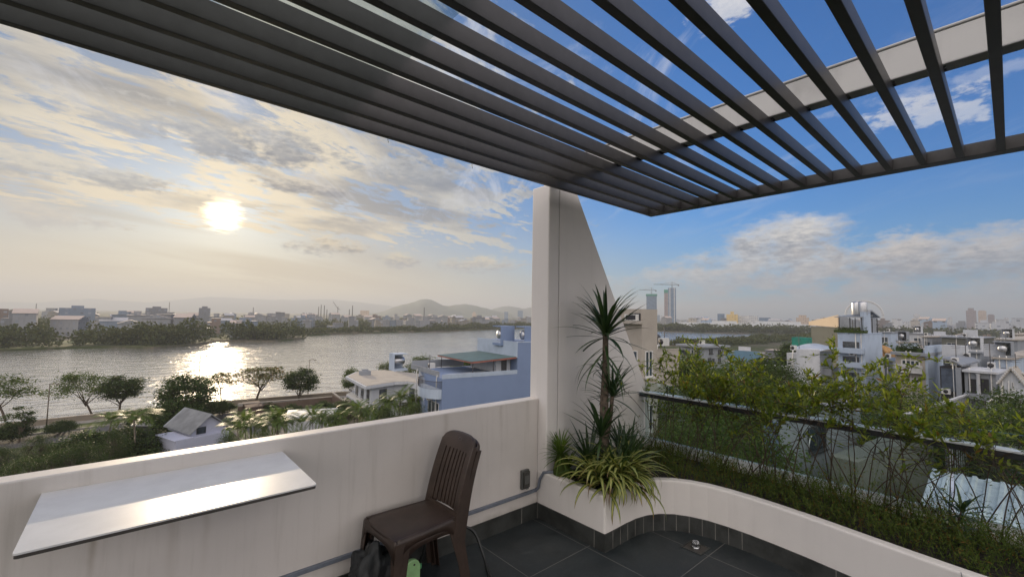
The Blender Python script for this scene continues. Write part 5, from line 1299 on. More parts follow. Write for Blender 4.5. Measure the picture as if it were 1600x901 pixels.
# ---- neighbourhood trees on the right
TR = [(1085, 556, 60, 'rnd2'), (1150, 566, 52, 'rnd2'), (1190, 560, 60, 'rnd2'), (1215, 572, 50, 'rnd1'), (1110, 585, 42, 'rnd2'), (1165, 590, 40, 'rnd2'), (1075, 600, 34, 'rnd2'), (1225, 606, 38, 'rnd2'),
      (1290, 604, 40, 'rnd2'), (1385, 606, 40, 'rnd1'), (1440, 616, 38, 'rnd2'), (1592, 616, 34, 'rnd1'), (1575, 640, 28, 'rnd2'), (1615, 640, 26, 'rnd1'), (1395, 532, 120, 'rnd1'), (1385, 540, 96, 'rnd2'), (1240, 538, 110, 'rnd1'), (1100, 640, 26, 'rnd2'), (1150, 650, 24, 'rnd2'), (1075, 660, 30, 'rnd2'), (1335, 618, 34, 'rnd2'), (1480, 636, 34, 'rnd2')]
wh = ['rising behind the grey concrete house', 'below the green sheet roof', 'right of the green sheet roof', 'left of the curved white house', 'under the grey concrete house', 'in the middle of the grove above the handrail', 'beside the beige house wall', 'in front of the curved white house',
      'before the pale terrace house', 'before the tarpaulin roof', 'before the beige balcony house', 'at the right edge before the gabled villa', 'left of the right edge above the handrail', 'cut by the right edge', 'beyond the orange shelter', 'behind the low tarpaulin roof', 'left of the big grey hall', 'seen through the glass near the fin wall', 'seen through the glass left of the arched gate', 'at the foot of the beige house', 'at the foot of the terrace house', 'before the curtained house', 'over the roof of the arched gate house', 'behind the squat olive house', 'before the column house']
for i, (x, yt, D, k) in enumerate(TR):
    T_(k, x, yt, 700, D, 'broadleaf_tree', ('dark' if k == 'rnd1' else 'mid green')+' tree '+wh[i], sx=random.uniform(0.85, 1.1))

# ---------------------------------------------------------------- far banks
def woods(name, segs, n, h, depth, m_, ls, seed=5, base=ZG):
    """uneven tree belt along polylines, one mass of leaf clumps"""
    rnd = random.Random(seed); mb = MB()
    tot = sum((Vector(b_)-Vector(a)).length for a, b_ in segs)
    for a, b_ in segs:
        a = Vector(a); b_ = Vector(b_); L = (b_-a).length; t_ = (b_-a)/L; nn = Vector((-t_.y, t_.x)); cnt = int(n*L/tot)
        for i in range(cnt):
            s = rnd.random(); dd = rnd.random()*depth; p = a+t_*(L*s)+nn*dd
            hv = h*(0.30+0.85*max(0, 0.5+0.75*noise.noise(Vector((p.x, p.y, 0))*0.055)+0.45*noise.noise(Vector((p.x, p.y, 7))*0.19)))
            z = hv*rnd.random()**0.6
            leafquad(mb, Vector((p.x, p.y, base+z)), Vector((rnd.uniform(-1, 1), rnd.uniform(-1, 1), rnd.uniform(0, 1.2))), ls*rnd.uniform(.6, 1.4), 0.8, rnd)
    return tag(mb.build(name, m_), kind='stuff')
leafmat('leaf_far', (0.050, 0.062, 0.026), (0.075, 0.088, 0.032), 0.15, 0.8)
def inset(path, d): return offs(path, d)
fb = [(97, 342), (93, 329), (80, 314), (68, 303), (54, 308), (40, 317), (31, 296), (20, 282), (9, 273), (-5, 287), (-22, 289.5), (-41, 284), (-120, 288), (-300, 320)]
woods('bank_woods', [(fb[i+1], fb[i]) for i in range(len(fb)-1)], 34000, 10.5, 34, 'leaf_far', 1.3, 5)
fb2 = [(262, 409), (184, 401), (135, 388), (106, 369)]
woods('shore_trees', [(fb2[i+1], fb2[i]) for i in range(3)], 7000, 5.5, 14, 'leaf_far', 1.2, 6)
fb3 = [(690, 600), (484, 497), (380, 453), (313, 433), (262, 409)]
woods('shore_trees', [(fb3[i+1], fb3[i]) for i in range(4)], 12000, 8.0, 25, 'leaf_far', 1.6, 7)
fb4 = [(704, 163), (668, 180), (624, 217), (577, 270), (564, 322), (592, 392)]
woods('shore_trees', [(fb4[i], fb4[i+1]) for i in range(5)], 14000, 11, -45, 'leaf_far', 2.0, 8)
woods('shore_trees', [((268, 156), (350, 151)), ((350, 151), (447, 157)), ((447, 157), (562, 147)), ((562, 147), (650, 156)), ((650, 156), (760, 120))], 22000, 4.6, -30, 'leaf_far', 1.4, 9)
woods('distant_trees', [((330, 60), (420, -20)), ((420, -20), (520, -120)), ((420, 90), (560, -60)), ((560, -60), (640, -260))], 16000, 8, 60, 'leaf_far', 1.9, 10)
woods('distant_trees', [((720, 150), (900, -60)), ((900, -60), (1000, -400))], 9000, 12, 60, 'leaf_far', 3.0, 11)
woods('distant_trees', [((-160, 420), (60, 430)), ((60, 430), (200, 520)), ((200, 520), (420, 640)), ((-160, 620), (200, 700)), ((200, 700), (500, 900))], 22000, 9, 40, 'leaf_far', 2.2, 12)
mat('bank_grass', (0.085, 0.105, 0.030), 0.95, 0.25, 0.05, 0.5)
tag(sheet('open_land', [(700, 60), (760, 90), (1000, -120), (980, -330), (900, -300)], ZG+0.2, 'path_paving', ZG), kind='structure')
# grass bank on the far left shore
tag(sheet('far_bank_grass', [(-140, 290), (-41, 285), (-22, 290), (-5, 288), (9, 274), (30, 297), (38, 320), (-10, 345), (-140, 345)], ZG+0.1, 'bank_grass', ZG), kind='structure')

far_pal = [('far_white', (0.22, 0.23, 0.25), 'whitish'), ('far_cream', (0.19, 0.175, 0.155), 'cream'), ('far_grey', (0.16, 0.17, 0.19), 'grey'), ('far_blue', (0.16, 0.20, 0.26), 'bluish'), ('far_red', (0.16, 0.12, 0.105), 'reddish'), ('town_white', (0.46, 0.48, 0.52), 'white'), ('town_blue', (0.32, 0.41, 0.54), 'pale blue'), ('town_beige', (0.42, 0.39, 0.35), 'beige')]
for i, (n_, c, _) in enumerate(far_pal): facade(n_, c, win=(0.10, 0.11, 0.13), sx=2.9+0.4*i, ww=0.38, wh=0.38, roof=((0.30, 0.30, 0.31) if i % 2 else (0.36, 0.30, 0.26)))
def in_river(x, y, mgn=16):
    def ins(px, py):
        c = False; n = len(river)
        for i in range(n):
            (x1, y1), (x2, y2) = river[i], river[i-1]
            if (y1 > py) != (y2 > py) and px < (x2-x1)*(py-y1)/(y2-y1)+x1: c = not c
        return c
    return any(ins(x+a, y+b_) for a, b_ in ((0, 0), (mgn, 0), (-mgn, 0), (0, mgn), (0, -mgn), (mgn, -mgn), (-mgn, -mgn), (0, -mgn*1.8)))
far_protos = []
for i in range(10):
    rnd = random.Random(i+100); mb = MB(); w_ = rnd.uniform(6, 13); d_ = rnd.uniform(7, 13); h = rnd.uniform(5, 12)
    mb.box(-w_/2, w_/2, -d_/2, d_/2, -0.5, h)
    if i % 3 == 0:
        mb.box(-w_/2, w_*0.05, -d_/2, d_*0.2, h+0.01, h+3.0); mb.box(-w_/2-0.3, w_*0.05+0.3, -d_/2-0.3, d_*0.2+0.3, h+3.01, h+3.25)
    elif i % 3 == 1:
        mb.add([(-w_/2-.4, -d_/2-.4, h), (w_/2+.4, -d_/2-.4, h), (w_/2+.4, d_/2+.4, h), (-w_/2-.4, d_/2+.4, h), (-w_/2-.4, 0, h+2.2), (w_/2+.4, 0, h+2.2)], [(0, 1, 5, 4), (2, 3, 4, 5), (1, 2, 5), (3, 0, 4), (0, 3, 2, 1)])
    else:
        mb.box(-w_/2-0.4, w_/2+0.4, -d_/2-0.4, d_/2+0.4, h+0.01, h+0.35); mb.cyl(w_*0.2, d_*0.1, h+0.35, h+2.2, 0.9, 10); mb.box(-w_*0.3, -w_*0.05, -d_*0.2, d_*0.2, h+0.36, h+2.6)
    far_protos.append(mb)
fmesh = {}
def far_house(i, ci, x, y, rz, s, label, group, name='far_house', cat='house'):
    key = (i, ci); n_, c, word = far_pal[ci]
    if key not in fmesh:
        o = far_protos[i].build(name, n_); fmesh[key] = o.data
    else:
        o = bpy.data.objects.new(name, fmesh[key]); col.objects.link(o)
    o.location = (x, y, ZG); o.rotation_euler = (0, 0, rz); o.scale = (s, s, s*1.0)
    return tag(o, label.format(word), cat, group)
rnd = random.Random(77)
cnt = 0
PLACES = [(-99, 60, 'at the far left edge'), (60, 160, 'around the big bluish block'), (160, 290, 'left of the sun glitter'), (290, 380, 'above the sun glitter'), (380, 480, 'right of the sun glitter'), (480, 560, 'under the thin masts'),
 (560, 640, 'at the left foot of the mountain'), (640, 700, 'under the mountain peak'), (700, 760, 'under the right shoulder of the mountain'), (760, 870, 'just left of the white pillar'), (870, 1080, 'at the foot of the unfinished towers'), (1080, 1170, 'around the yellow mall'),
 (1170, 1262, 'between the mall and the big grey hall'), (1262, 1340, 'behind the big grey hall'), (1340, 1400, 'under the ferris wheel'), (1400, 1470, 'around the slim white tower'), (1470, 1560, 'around the three dark towers'), (1560, 1999, 'at the right edge of the skyline')]
KINDS_ = ['step roofed', 'gable roofed', 'flat roofed']
def scatter(n, xr, Dr, label, group, smin=0.8, smax=1.3):
    global cnt
    for k in range(n):
        x = rnd.uniform(*xr); D = Dr[0]*(Dr[1]/Dr[0])**rnd.random(); p = at(x, 492+.0165*(x-800), D)
        while in_river(p.x, p.y): D *= 1.06; p = at(x, 492+.0165*(x-800), D)
        i_ = rnd.randrange(10); s_ = rnd.uniform(smin, smax); q_ = (D/Dr[0]); q_ = math.log(q_)/math.log(Dr[1]/Dr[0]); pl_ = [t for a, b_, t in PLACES if a <= x < b_][0]
        lab = '{} '+KINDS_[i_ % 3]+(' large' if s_ > (smin+smax)/2 else ' small')+' house '+('near ' if q_ < 0.25 else 'midway ' if q_ < 0.5 else 'distant ' if q_ < 0.75 else 'farthest ')+pl_
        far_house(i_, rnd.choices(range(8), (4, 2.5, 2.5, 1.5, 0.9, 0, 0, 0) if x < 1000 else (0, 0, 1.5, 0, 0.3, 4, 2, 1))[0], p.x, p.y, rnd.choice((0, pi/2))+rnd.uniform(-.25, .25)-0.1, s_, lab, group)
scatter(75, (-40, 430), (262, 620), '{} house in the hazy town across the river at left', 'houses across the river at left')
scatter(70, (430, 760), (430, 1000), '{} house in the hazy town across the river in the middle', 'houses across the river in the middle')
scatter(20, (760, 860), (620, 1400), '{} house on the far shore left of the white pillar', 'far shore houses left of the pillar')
scatter(32, (1025, 1262), (730, 1300), '{} building beyond the river right of the pillar', 'buildings beyond the river right of the pillar', 1.0, 1.7)
scatter(75, (1262, 1640), (620, 2200), '{} building in the distant town on the right skyline', 'distant town buildings at right', 1.0, 2.2)

scatter(58, (1375, 1660), (100, 330), '', 'neighbourhood houses at right', 0.7, 1.0)
scatter(14, (1040, 1260), (75, 150), '', 'houses among the trees', 0.5, 0.7)
facade('tower_glass', (0.12, 0.18, 0.27), (0.06, 0.09, 0.13), 3.0, 3.3, 0.7, 0.6); facade('tower_white', (0.55, 0.55, 0.55), (0.12, 0.14, 0.18), 3.5, 3.3, 0.6, 0.45); facade('tower_brown', (0.26, 0.21, 0.21), (0.08, 0.08, 0.10), 3.5, 3.3, 0.5, 0.4)
facade('tower_yellow', (0.60, 0.44, 0.18), (0.20, 0.15, 0.08), 5, 4, 0.4, 0.4); facade('tower_tan', (0.50, 0.40, 0.32), (0.15, 0.12, 0.1), 4, 3.6, 0.5, 0.45); facade('shed_white', (0.60, 0.62, 0.64), (0.3, 0.32, 0.35), 8, 5, 0.3, 0.3, roof=(0.5, 0.52, 0.55))
def tower(name, label, x0, x1, ytop, D, m_, cat='tower', dep=0.8, cap=None, base=ZG, group=None):
    xc = (x0+x1)/2; p = at(xc, ytop, D); h = p.z-base; w_ = (x1-x0)/FOC*D/ sqrt(1+((xc-800)/FOC)**2)
    root = empty(name, (p.x, p.y, base), YAW-pi/2 - math.atan((xc-800)/FOC)); tag(root, label, cat, group)
    mb = MB(); mb.box(-w_/2, w_/2, -w_*dep/2, w_*dep/2, -1, h); mb.build('wall', m_, root)
    if cap: mb = MB(); mb.box(-w_*cap[0]/2, w_*cap[0]/2, -w_*dep*cap[0]/2, w_*dep*cap[0]/2, h+0.01, h+cap[1]); mb.build('roof_block', m_, root)
    return root, w_, h, D
def crane(root, w_, h, hh, jib, side=1):
    mb = MB(); t = 1.2
    for sx in (-1, 1):
        for sy in (-1, 1): mb.beam((sx*t, sy*t, h), (sx*t, sy*t, h+hh), 0.5, 0.5)
    for i in range(int(hh/3)): mb.beam((-t, -t, h+i*3), (t, t, h+i*3+3), 0.35, 0.35)
    mb.beam((-jib*0.35*side, 0, h+hh), (jib*side, 0, h+hh+1.5), 1.1, 1.1); mb.beam((0, 0, h+hh+6), (jib*0.7*side, 0, h+hh+1.5), 0.4, 0.4); mb.beam((0, 0, h+hh), (0, 0, h+hh+6), 0.8, 0.8); mb.beam((-jib*0.35*side, 0, h+hh), (0, 0, h+hh+6), 0.4, 0.4)
    mb.box(-jib*0.35*side-1.5, -jib*0.35*side+1.5, -1, 1, h+hh-3, h+hh); mb.build('tower_crane', 'dark_frame', root)
r1 = tower('unfinished_tower', 'shorter unfinished tower with green netting and a crane on the skyline', 1010, 1026, 462, 1100, 'tower_glass', dep=1.0)
mb = MB(); mb.box(-r1[1]/2-1, r1[1]/2+1, -r1[1]/2-1, r1[1]/2+1, r1[2]-1, r1[2]+4); mb.build('netting', 'green_net', r1[0]); crane(r1[0], r1[1], r1[2], 14, -30)
r2 = tower('unfinished_tower', 'tallest unfinished twin tower with a crane right of the pillar', 1044, 1056, 450, 1050, 'tower_glass', dep=1.0)
mb = MB(); mb.box(-r2[1]/2-9, -r2[1]/2-0.5, -8, 8, -1, r2[2]-5); mb.build('annex', 'tower_brown', r2[0]); mb = MB(); mb.box(-r2[1]/2-9.5, -r2[1]/2-0.4, -8.5, 8.5, r2[2]-12, r2[2]-4); mb.build('netting', 'green_net', r2[0])
for k in (-1, 1): mb = MB(); mb.box(k*r2[1]*0.28-1, k*r2[1]*0.28+1, -r2[1]/2-0.8, -r2[1]/2-0.01, 0, r2[2]+1); mb.build('fin', 'tower_white', r2[0])
crane(r2[0], r2[1], r2[2], 8, -42)
for (n_, lab, x0, x1, yt, D, m_, dp, cap) in [
  ('yellow_mall', 'yellow and orange mall block on the right skyline', 1135, 1153, 491, 900, 'tower_yellow', 0.8, (0.3, 6)),
  ('grey_mall', 'long grey block attached right of the yellow mall', 1153.5, 1184, 493, 905, 'tower_white', 0.5, None),
  ('glass_block', 'blue glass block left of the yellow mall', 1121, 1132, 490, 980, 'tower_glass', 0.8, None),
  ('low_block', 'low dark block right of the grey mall', 1186, 1204, 496, 1000, 'tower_glass', 0.5, None),
  ('brown_block', 'brown stepped block left of the big grey hall', 1244, 1264, 496, 900, 'tower_tan', 0.7, (0.6, 5)),
  ('white_tower', 'slim white tower left of the three dark towers', 1427, 1438, 491, 1300, 'tower_white', 0.8, (0.6, 3)),
  ('domed_block', 'pale block with a round cap right of the slim white tower', 1442, 1452, 497, 1350, 'tower_tan', 0.8, (0.7, 3)),
  ('white_block', 'wide white block left of the slim white tower', 1404, 1422, 502, 1000, 'tower_white', 0.6, None),
  ('pale_tower', 'small pale tower just left of the three dark towers', 1481, 1488, 496, 1500, 'tower_white', 0.8, (0.5, 3)),
  ('dark_tower', 'tallest and leftmost of the three dark towers at right', 1509, 1525, 485, 1250, 'tower_brown', 0.7, (0.6, 7)),
  ('dark_tower', 'middle one of the three dark towers at right', 1528, 1541, 486, 1270, 'tower_tan', 0.7, (0.8, 2)),
  ('dark_tower', 'shortest and rightmost of the three dark towers', 1543, 1554, 492, 1290, 'tower_brown', 0.7, (0.7, 2)),
  ('lit_tower', 'sunlit cream tower near the right edge', 1568, 1577, 497, 1300, 'tower_white', 0.8, (0.8, 2)),
  ('orange_block', 'low orange roofed block around the sunlit cream tower', 1556, 1566, 506, 1300, 'tower_yellow', 0.8, None),
  ('slim_tower', 'pale blue tower at the mountain foot, left of two', 788, 794, 487, 1800, 'tower_glass', 0.8, None),
  ('slim_tower', 'pale blue tower nearest to the white pillar on the left', 809, 817, 485, 1800, 'tower_glass', 0.8, None),
  ('tan_block', 'tan block in front of the mountain foot', 738, 744, 489, 1300, 'tower_tan', 0.8, (0.5, 4)),
  ('wide_block', 'wide pink block among the masts across the river', 563, 577, 485, 1100, 'tower_tan', 0.6, None),
  ('slim_tower', 'small tower left of the twin unfinished towers base', 1027, 1031, 492, 2000, 'tower_glass', 0.8, None),
  ('slim_tower', 'second small tower between the unfinished towers', 1032, 1036, 493, 2000, 'tower_white', 0.8, None),
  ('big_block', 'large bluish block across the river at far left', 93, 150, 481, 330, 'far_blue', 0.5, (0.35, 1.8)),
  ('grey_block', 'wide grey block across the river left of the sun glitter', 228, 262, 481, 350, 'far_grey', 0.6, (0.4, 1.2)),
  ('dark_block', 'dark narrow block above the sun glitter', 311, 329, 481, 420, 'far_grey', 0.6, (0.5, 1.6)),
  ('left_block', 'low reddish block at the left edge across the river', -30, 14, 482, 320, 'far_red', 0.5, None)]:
    tower(n_, lab, x0, x1, yt, D, m_, 'tower' if 'tower' in n_ else 'building', dp, cap)
for i, (x0, x1, yt, D) in enumerate([(1062, 1130, 504, 690), (1130, 1200, 505, 660), (1195, 1262, 506, 640), (1090, 1150, 501, 820), (1180, 1250, 502, 800)]):
    tower('warehouse', ['white roofed warehouse nearest the unfinished towers', 'white roofed warehouse below the yellow mall', 'white roofed warehouse next to the big grey hall', 'second row warehouse behind the first white roof', 'second row warehouse behind the rightmost white roof'][i], x0, x1, yt, D, 'shed_white', 'warehouse', 0.35, group='warehouses beyond the river')
for i, (x, yt, D) in enumerate([(498, 479, 900), (502, 476, 900), (507, 477, 900), (511, 483, 900), (546, 483, 900), (551, 477, 900), (57, 474, 500), (265, 472, 600), (396, 480, 700), (663, 480, 1000)]):
    p = at(x, yt, D); b0 = Vector((p.x, p.y, ZG)); h = p.z-ZG; mb = MB(); t = D/900*0.35
    for sx in (-1, 1):
        for sy in (-1, 1): mb.beam((sx*t*2, sy*t*2, 0), (sx*t, sy*t, h), t, t)
    for k in range(8): mb.beam((-t*1.6, 0, h*k/8), (t*1.6, 0, h*(k+1)/8), t*0.8, t*0.8)
    tag(mb.build('radio_mast', 'dark_frame', loc=b0), ['leftmost of the four close masts across the river', 'tallest of the four close masts across the river', 'third of the four close masts across the river', 'shortest and last of the four close masts', 'lone mast left of the wide pink block', 'tall mast just left of the wide pink block', 'mast at the far left of the skyline', 'thin mast above the wide grey block at left', 'thin mast right of the low sun', 'mast in front of the mountain'][i], 'mast', 'lattice masts across the river')
p = at(528, 481, 900); mt = MB(); mt.beam((0, 0, 0), (0, 0, 30), 1.0, 1.0); mt.beam((0, 0, 26), (-9, 3, 40), 0.8, 0.8); mt.beam((0, 0, 26), (4, -2, 24), 0.8, 0.8)
tag(mt.build('harbour_crane', 'dark_frame', loc=(p.x, p.y, ZG)), 'small crane with a raised jib across the river', 'crane')
# ferris wheel
p = at(1350, 493, 1500); R_w = 26/FOC*1500/ sqrt(1+(550/FOC)**2)*1.15
fw = empty('ferris_wheel', (p.x, p.y, ZG), YAW-pi/2-math.atan(550/FOC)); tag(fw, 'huge thin ferris wheel on the right skyline', 'ferris wheel')
cz_ = p.z-ZG; n = 48
for nm, r_, t_ in (('rim', R_w, 2.2), ('inner_rim', R_w*0.93, 0.9)):
    mb = MB(); mb.tube([(r_*cos(2*pi*i/n), 0, cz_+r_*sin(2*pi*i/n)) for i in range(n+1)], t_, 5); mb.build(nm, 'window_frame', fw)
mb = MB()
for i in range(24): mb.beam((0, 0, cz_), (R_w*cos(2*pi*i/24), 0, cz_+R_w*sin(2*pi*i/24)), 0.12, 0.12)
mb.build('spokes', 'window_frame', fw)
mb = MB()
for sx in (-1, 1):
    for sy in (-1, 1): mb.beam((sx*R_w*0.45, sy*8, 0), (0, sy*2, cz_), 2.2, 2.2)
mb.build('support', 'window_frame', fw)

# tell look-alikes apart by their order from the left
def px_of(o):
    v = o.matrix_world.translation if o.parent else o.location; return v.dot(cr)/max(1e-3, v.dot(cf))
byl = {}
for o in bpy.data.objects:
    if o.name.split('.')[0] == 'far_house': byl.setdefault(o['label'], []).append(o)
for lab, os_ in byl.items():
    if len(os_) < 2: continue
    os_.sort(key=px_of); nms = {2: ['left one', 'right one'], 3: ['left one', 'middle one', 'right one'], 4: ['leftmost one', 'second one', 'third one', 'rightmost one']}.get(len(os_))
    nms = nms or [['first', 'second', 'third', 'fourth', 'fifth', 'sixth', 'seventh', 'eighth', 'ninth', 'tenth'][min(i, 9)]+' one' for i in range(len(os_))]
    for o, n_ in zip(os_, nms): o['label'] = lab+', '+n_
# ---------------------------------------------------------------- hills
mat('hill_green', (0.05, 0.07, 0.035), 0.95, 0.2, 0.002, 0.3, bscale=0.01, bdist=20)
def hill(name, prof, D, dep, seed):
    """ridge whose crest rises to the given outline; real relief in depth"""
    mb = MB(); n = 120; m2 = 16; vs = []
    xs = [prof[0][0]+(prof[-1][0]-prof[0][0])*i/n for i in range(n+1)]
    def hy(x):
        for (a, ya), (b_, yb) in zip(prof[:-1], prof[1:]):
            if a <= x <= b_:
                t = (x-a)/(b_-a); return ya+(yb-ya)*t
        return prof[-1][1]
    for x in xs:
        c = at(x, hy(x), D); h = max(5, c.z-ZG)+D*0.0016*noise.noise(Vector((x*0.09, seed, 0)))*min(1, max(0, c.z)/60); hd = Vector((c.x, c.y)).normalized()
        for j in range(m2+1):
            t = -1+2*j/m2; k = (1-abs(t))**1.1; rg = 1+0.30*noise.noise(Vector((x*0.04, t*2.5, seed+3)))*abs(t)*3*(1-abs(t))
            vs.append((c.x+hd.x*dep*t, c.y+hd.y*dep*t, ZG-5+h*k*rg))
    mb.add(vs, [(i*(m2+1)+j, (i+1)*(m2+1)+j, (i+1)*(m2+1)+j+1, i*(m2+1)+j+1) for i in range(n) for j in range(m2)], 0, True)
    return tag(mb.build(name, 'hill_green'), kind='structure')
hill('hills', [(570, 489), (585, 488), (600, 485), (612, 480), (625, 476), (637, 473), (648, 470), (656, 467), (665, 466), (674, 467), (682, 471), (692, 476), (702, 477), (712, 475), (724, 474), (737, 475), (750, 478), (765, 482), (785, 487), (800, 489)], 3500, 700, 2)
hill('hills', [(745, 489), (765, 484), (780, 479), (793, 477), (806, 479), (820, 481), (845, 478), (870, 481), (900, 492)], 4600, 700, 5)
hill('hills', [(-120, 478), (-40, 470), (60, 472), (140, 466), (230, 472), (330, 463), (430, 468), (520, 467), (600, 476), (700, 490)], 7600, 900, 9)

# ---------------------------------------------------------------- haze
hv = bpy.data.materials.new('haze'); hv.use_nodes = True; T = NT(hv.node_tree)
T.n.remove(T.n['Principled BSDF']); pv = T.n.new('ShaderNodeVolumePrincipled'); pv.inputs['Density'].default_value = 0.00030
pv.inputs['Color'].default_value = (0.67, 0.71, 0.76, 1); pv.inputs['Anisotropy'].default_value = 0.26
T.l.new(pv.outputs[0], T.n['Material Output'].inputs['Volume']); MATS['haze'] = hv
mb = MB(); mb.box(-9500, 9500, -5000, 9500, ZG-4, 262)
tag(mb.build('haze', 'haze'), kind='stuff')
# ================================================================== PLANTS ON THE TERRACE
random.seed(9)
leafmat('dracaena_leaf', (0.022, 0.048, 0.018), (0.045, 0.085, 0.026), 0.15, 0.38, spec=0.4)
leafmat('tuft_leaf', (0.07, 0.12, 0.025), (0.10, 0.17, 0.03), 0.35, 0.45, spec=0.3)
leafmat('shrub_leaf', (0.060, 0.110, 0.022), (0.260, 0.290, 0.045), 0.48, 0.40, spec=0.35, tcol=(2.0, 1.9, 0.7), brown=0.04)
leafmat('herb_leaf', (0.055, 0.090, 0.022), (0.120, 0.160, 0.036), 0.25, 0.6, brown=0.10)
leafmat('dead_leaf', (0.14, 0.09, 0.05), (0.20, 0.14, 0.08), 0.2, 0.8)
mat('stem_brown', (0.060, 0.040, 0.026), 0.8, 0.2, 30)
mat('trunk_ringed', (0.13, 0.10, 0.075), 0.9, 0.25, 40, 0.6, bscale=90, bdist=0.004)
# striped strap leaf
m_ = bpy.data.materials.new('striped_leaf'); m_.use_nodes = True; T = NT(m_.node_tree); b = T.n['Principled BSDF']; o = T.n['Material Output']
uv = T.sep(T.coord('UV')); g = T.n.new('ShaderNodeNewGeometry'); r = g.outputs['Random Per Island']
e = T.math('ABSOLUTE', T.math('SUBTRACT', uv[0], 0.5))
c_ = T.mix(T.step(e, 0.20, 0.30), T.mix(r, (0.30, 0.33, 0.10), (0.42, 0.40, 0.14)), T.mix(r, (0.07, 0.115, 0.025), (0.12, 0.17, 0.03)))
c_ = T.mix(T.math('MULTIPLY', T.step(uv[1], 0.82, 1.0), T.math('GREATER_THAN', r, 0.45)), c_, (0.20, 0.11, 0.05))
T.inp(b.inputs['Base Color'], c_); b.inputs['Roughness'].default_value = 0.42
tr = T.n.new('ShaderNodeBsdfTranslucent'); T.inp(tr.inputs[0], T.mix(1.0, c_, (1.5, 1.4, 0.7), 'MULTIPLY'))
mx = T.n.new('ShaderNodeMixShader'); mx.inputs[0].default_value = 0.32
T.l.new(b.outputs[0], mx.inputs[1]); T.l.new(tr.outputs[0], mx.inputs[2]); T.l.new(mx.outputs[0], o.inputs[0]); MATS['striped_leaf'] = m_
SOIL = -1.305
def rosette(mb, c, n, L, wd, upr=(0.2, 3.0), dr=(0.6, 1.6), rnd=random, fold=0.25, seg=7):
    for i in range(n):
        a = i*2.39996+rnd.uniform(-.3, .3); t = i/n; up = upr[1]+(upr[0]-upr[1])*t+rnd.uniform(-.15, .15)
        l_ = L*rnd.uniform(0.72, 1.12)
        strip_leaf(mb, Vector(c)+Vector((cos(a), sin(a), 0))*0.006+Vector((0, 0, -0.05*t)), (cos(a), sin(a)), l_, wd*rnd.uniform(.8, 1.15), up, rnd.uniform(*dr), fold, seg)
# ---- dracaena
rnd = random.Random(3)
dc = empty('dracaena', (3.0, 2.24, SOIL)); tag(dc, 'tall dark spiky dracaena on a thin trunk by the fin wall', 'dracaena')
top1 = Vector((0.0, 0.0, 1.18)); mb = MB(); mb.tube([(0.02, 0.0, -0.02), (0.0, 0.01, 0.3), (-0.012, 0.0, 0.6), (0.004, 0.0, 0.9), top1], [0.048, 0.042, 0.035, 0.028, 0.022], 10); mb.build('trunk', 'trunk_ringed', dc)
mb = MB(); rosette(mb, top1, 54, 0.45, 0.034, (-0.35, 3.2), (0.3, 1.35), rnd)
for i in range(8):
    a = rnd.random()*6.28; strip_leaf(mb, top1+Vector((0, 0, -0.08-0.02*i)), (cos(a), sin(a)), 0.42, 0.022, -0.6, 1.2, 0.2)
for i in range(46):
    a = rnd.random()*6.28; z_ = rnd.uniform(0.30, 1.08); strip_leaf(mb, (0.02*cos(a), 0.02*sin(a), z_), (cos(a), sin(a)), rnd.uniform(0.12, 0.26), 0.018, rnd.uniform(-0.2, 1.2), rnd.uniform(1.2, 2.4), 0.2)
mb.build('leaf_head', 'dracaena_leaf', dc)
mb = MB(); mb.tube([(0.01, 0.0, 0.28), (0.035, -0.03, 0.5), (0.03, -0.05, 0.66)], [0.02, 0.018, 0.015], 8); mb.build('side_stem', 'trunk_ringed', dc)
mb = MB(); rosette(mb, (0.03, -0.05, 0.68), 38, 0.34, 0.024, (-0.3, 3.0), (0.4, 1.2), rnd); mb.build('leaf_head', 'dracaena_leaf', dc)
mb = MB(); rosette(mb, (-0.09, -0.03, 0.38), 34, 0.36, 0.024, (-0.2, 3.0), (0.3, 1.2), rnd); mb.build('leaf_head', 'dracaena_leaf', dc)
for k, (x_, y_, h_, L_) in enumerate(((2.86, 2.30, 0.10, 0.40), (3.12, 2.10, 0.10, 0.40), (3.22, 2.24, 0.14, 0.34), (2.92, 2.08, 0.06, 0.38))):
    r0_ = empty('dracaena', (x_, y_, SOIL)); tag(r0_, ['low dark dracaena left of the tall trunk', 'low dark dracaena in front right of the tall trunk', 'low dark dracaena near the foot of the fin wall', 'low dark dracaena just in front of the tall trunk'][k], 'dracaena')
    mb = MB(); mb.tube([(0, 0, -0.02), (0.01, 0, h_)], [0.02, 0.016], 8); mb.build('trunk', 'trunk_ringed', r0_)
    mb = MB(); rosette(mb, (0.01, 0, h_), 40, L_, 0.026, (0.1, 3.4), (0.3, 1.3), rnd); mb.build('leaf_head', 'dracaena_leaf', r0_)
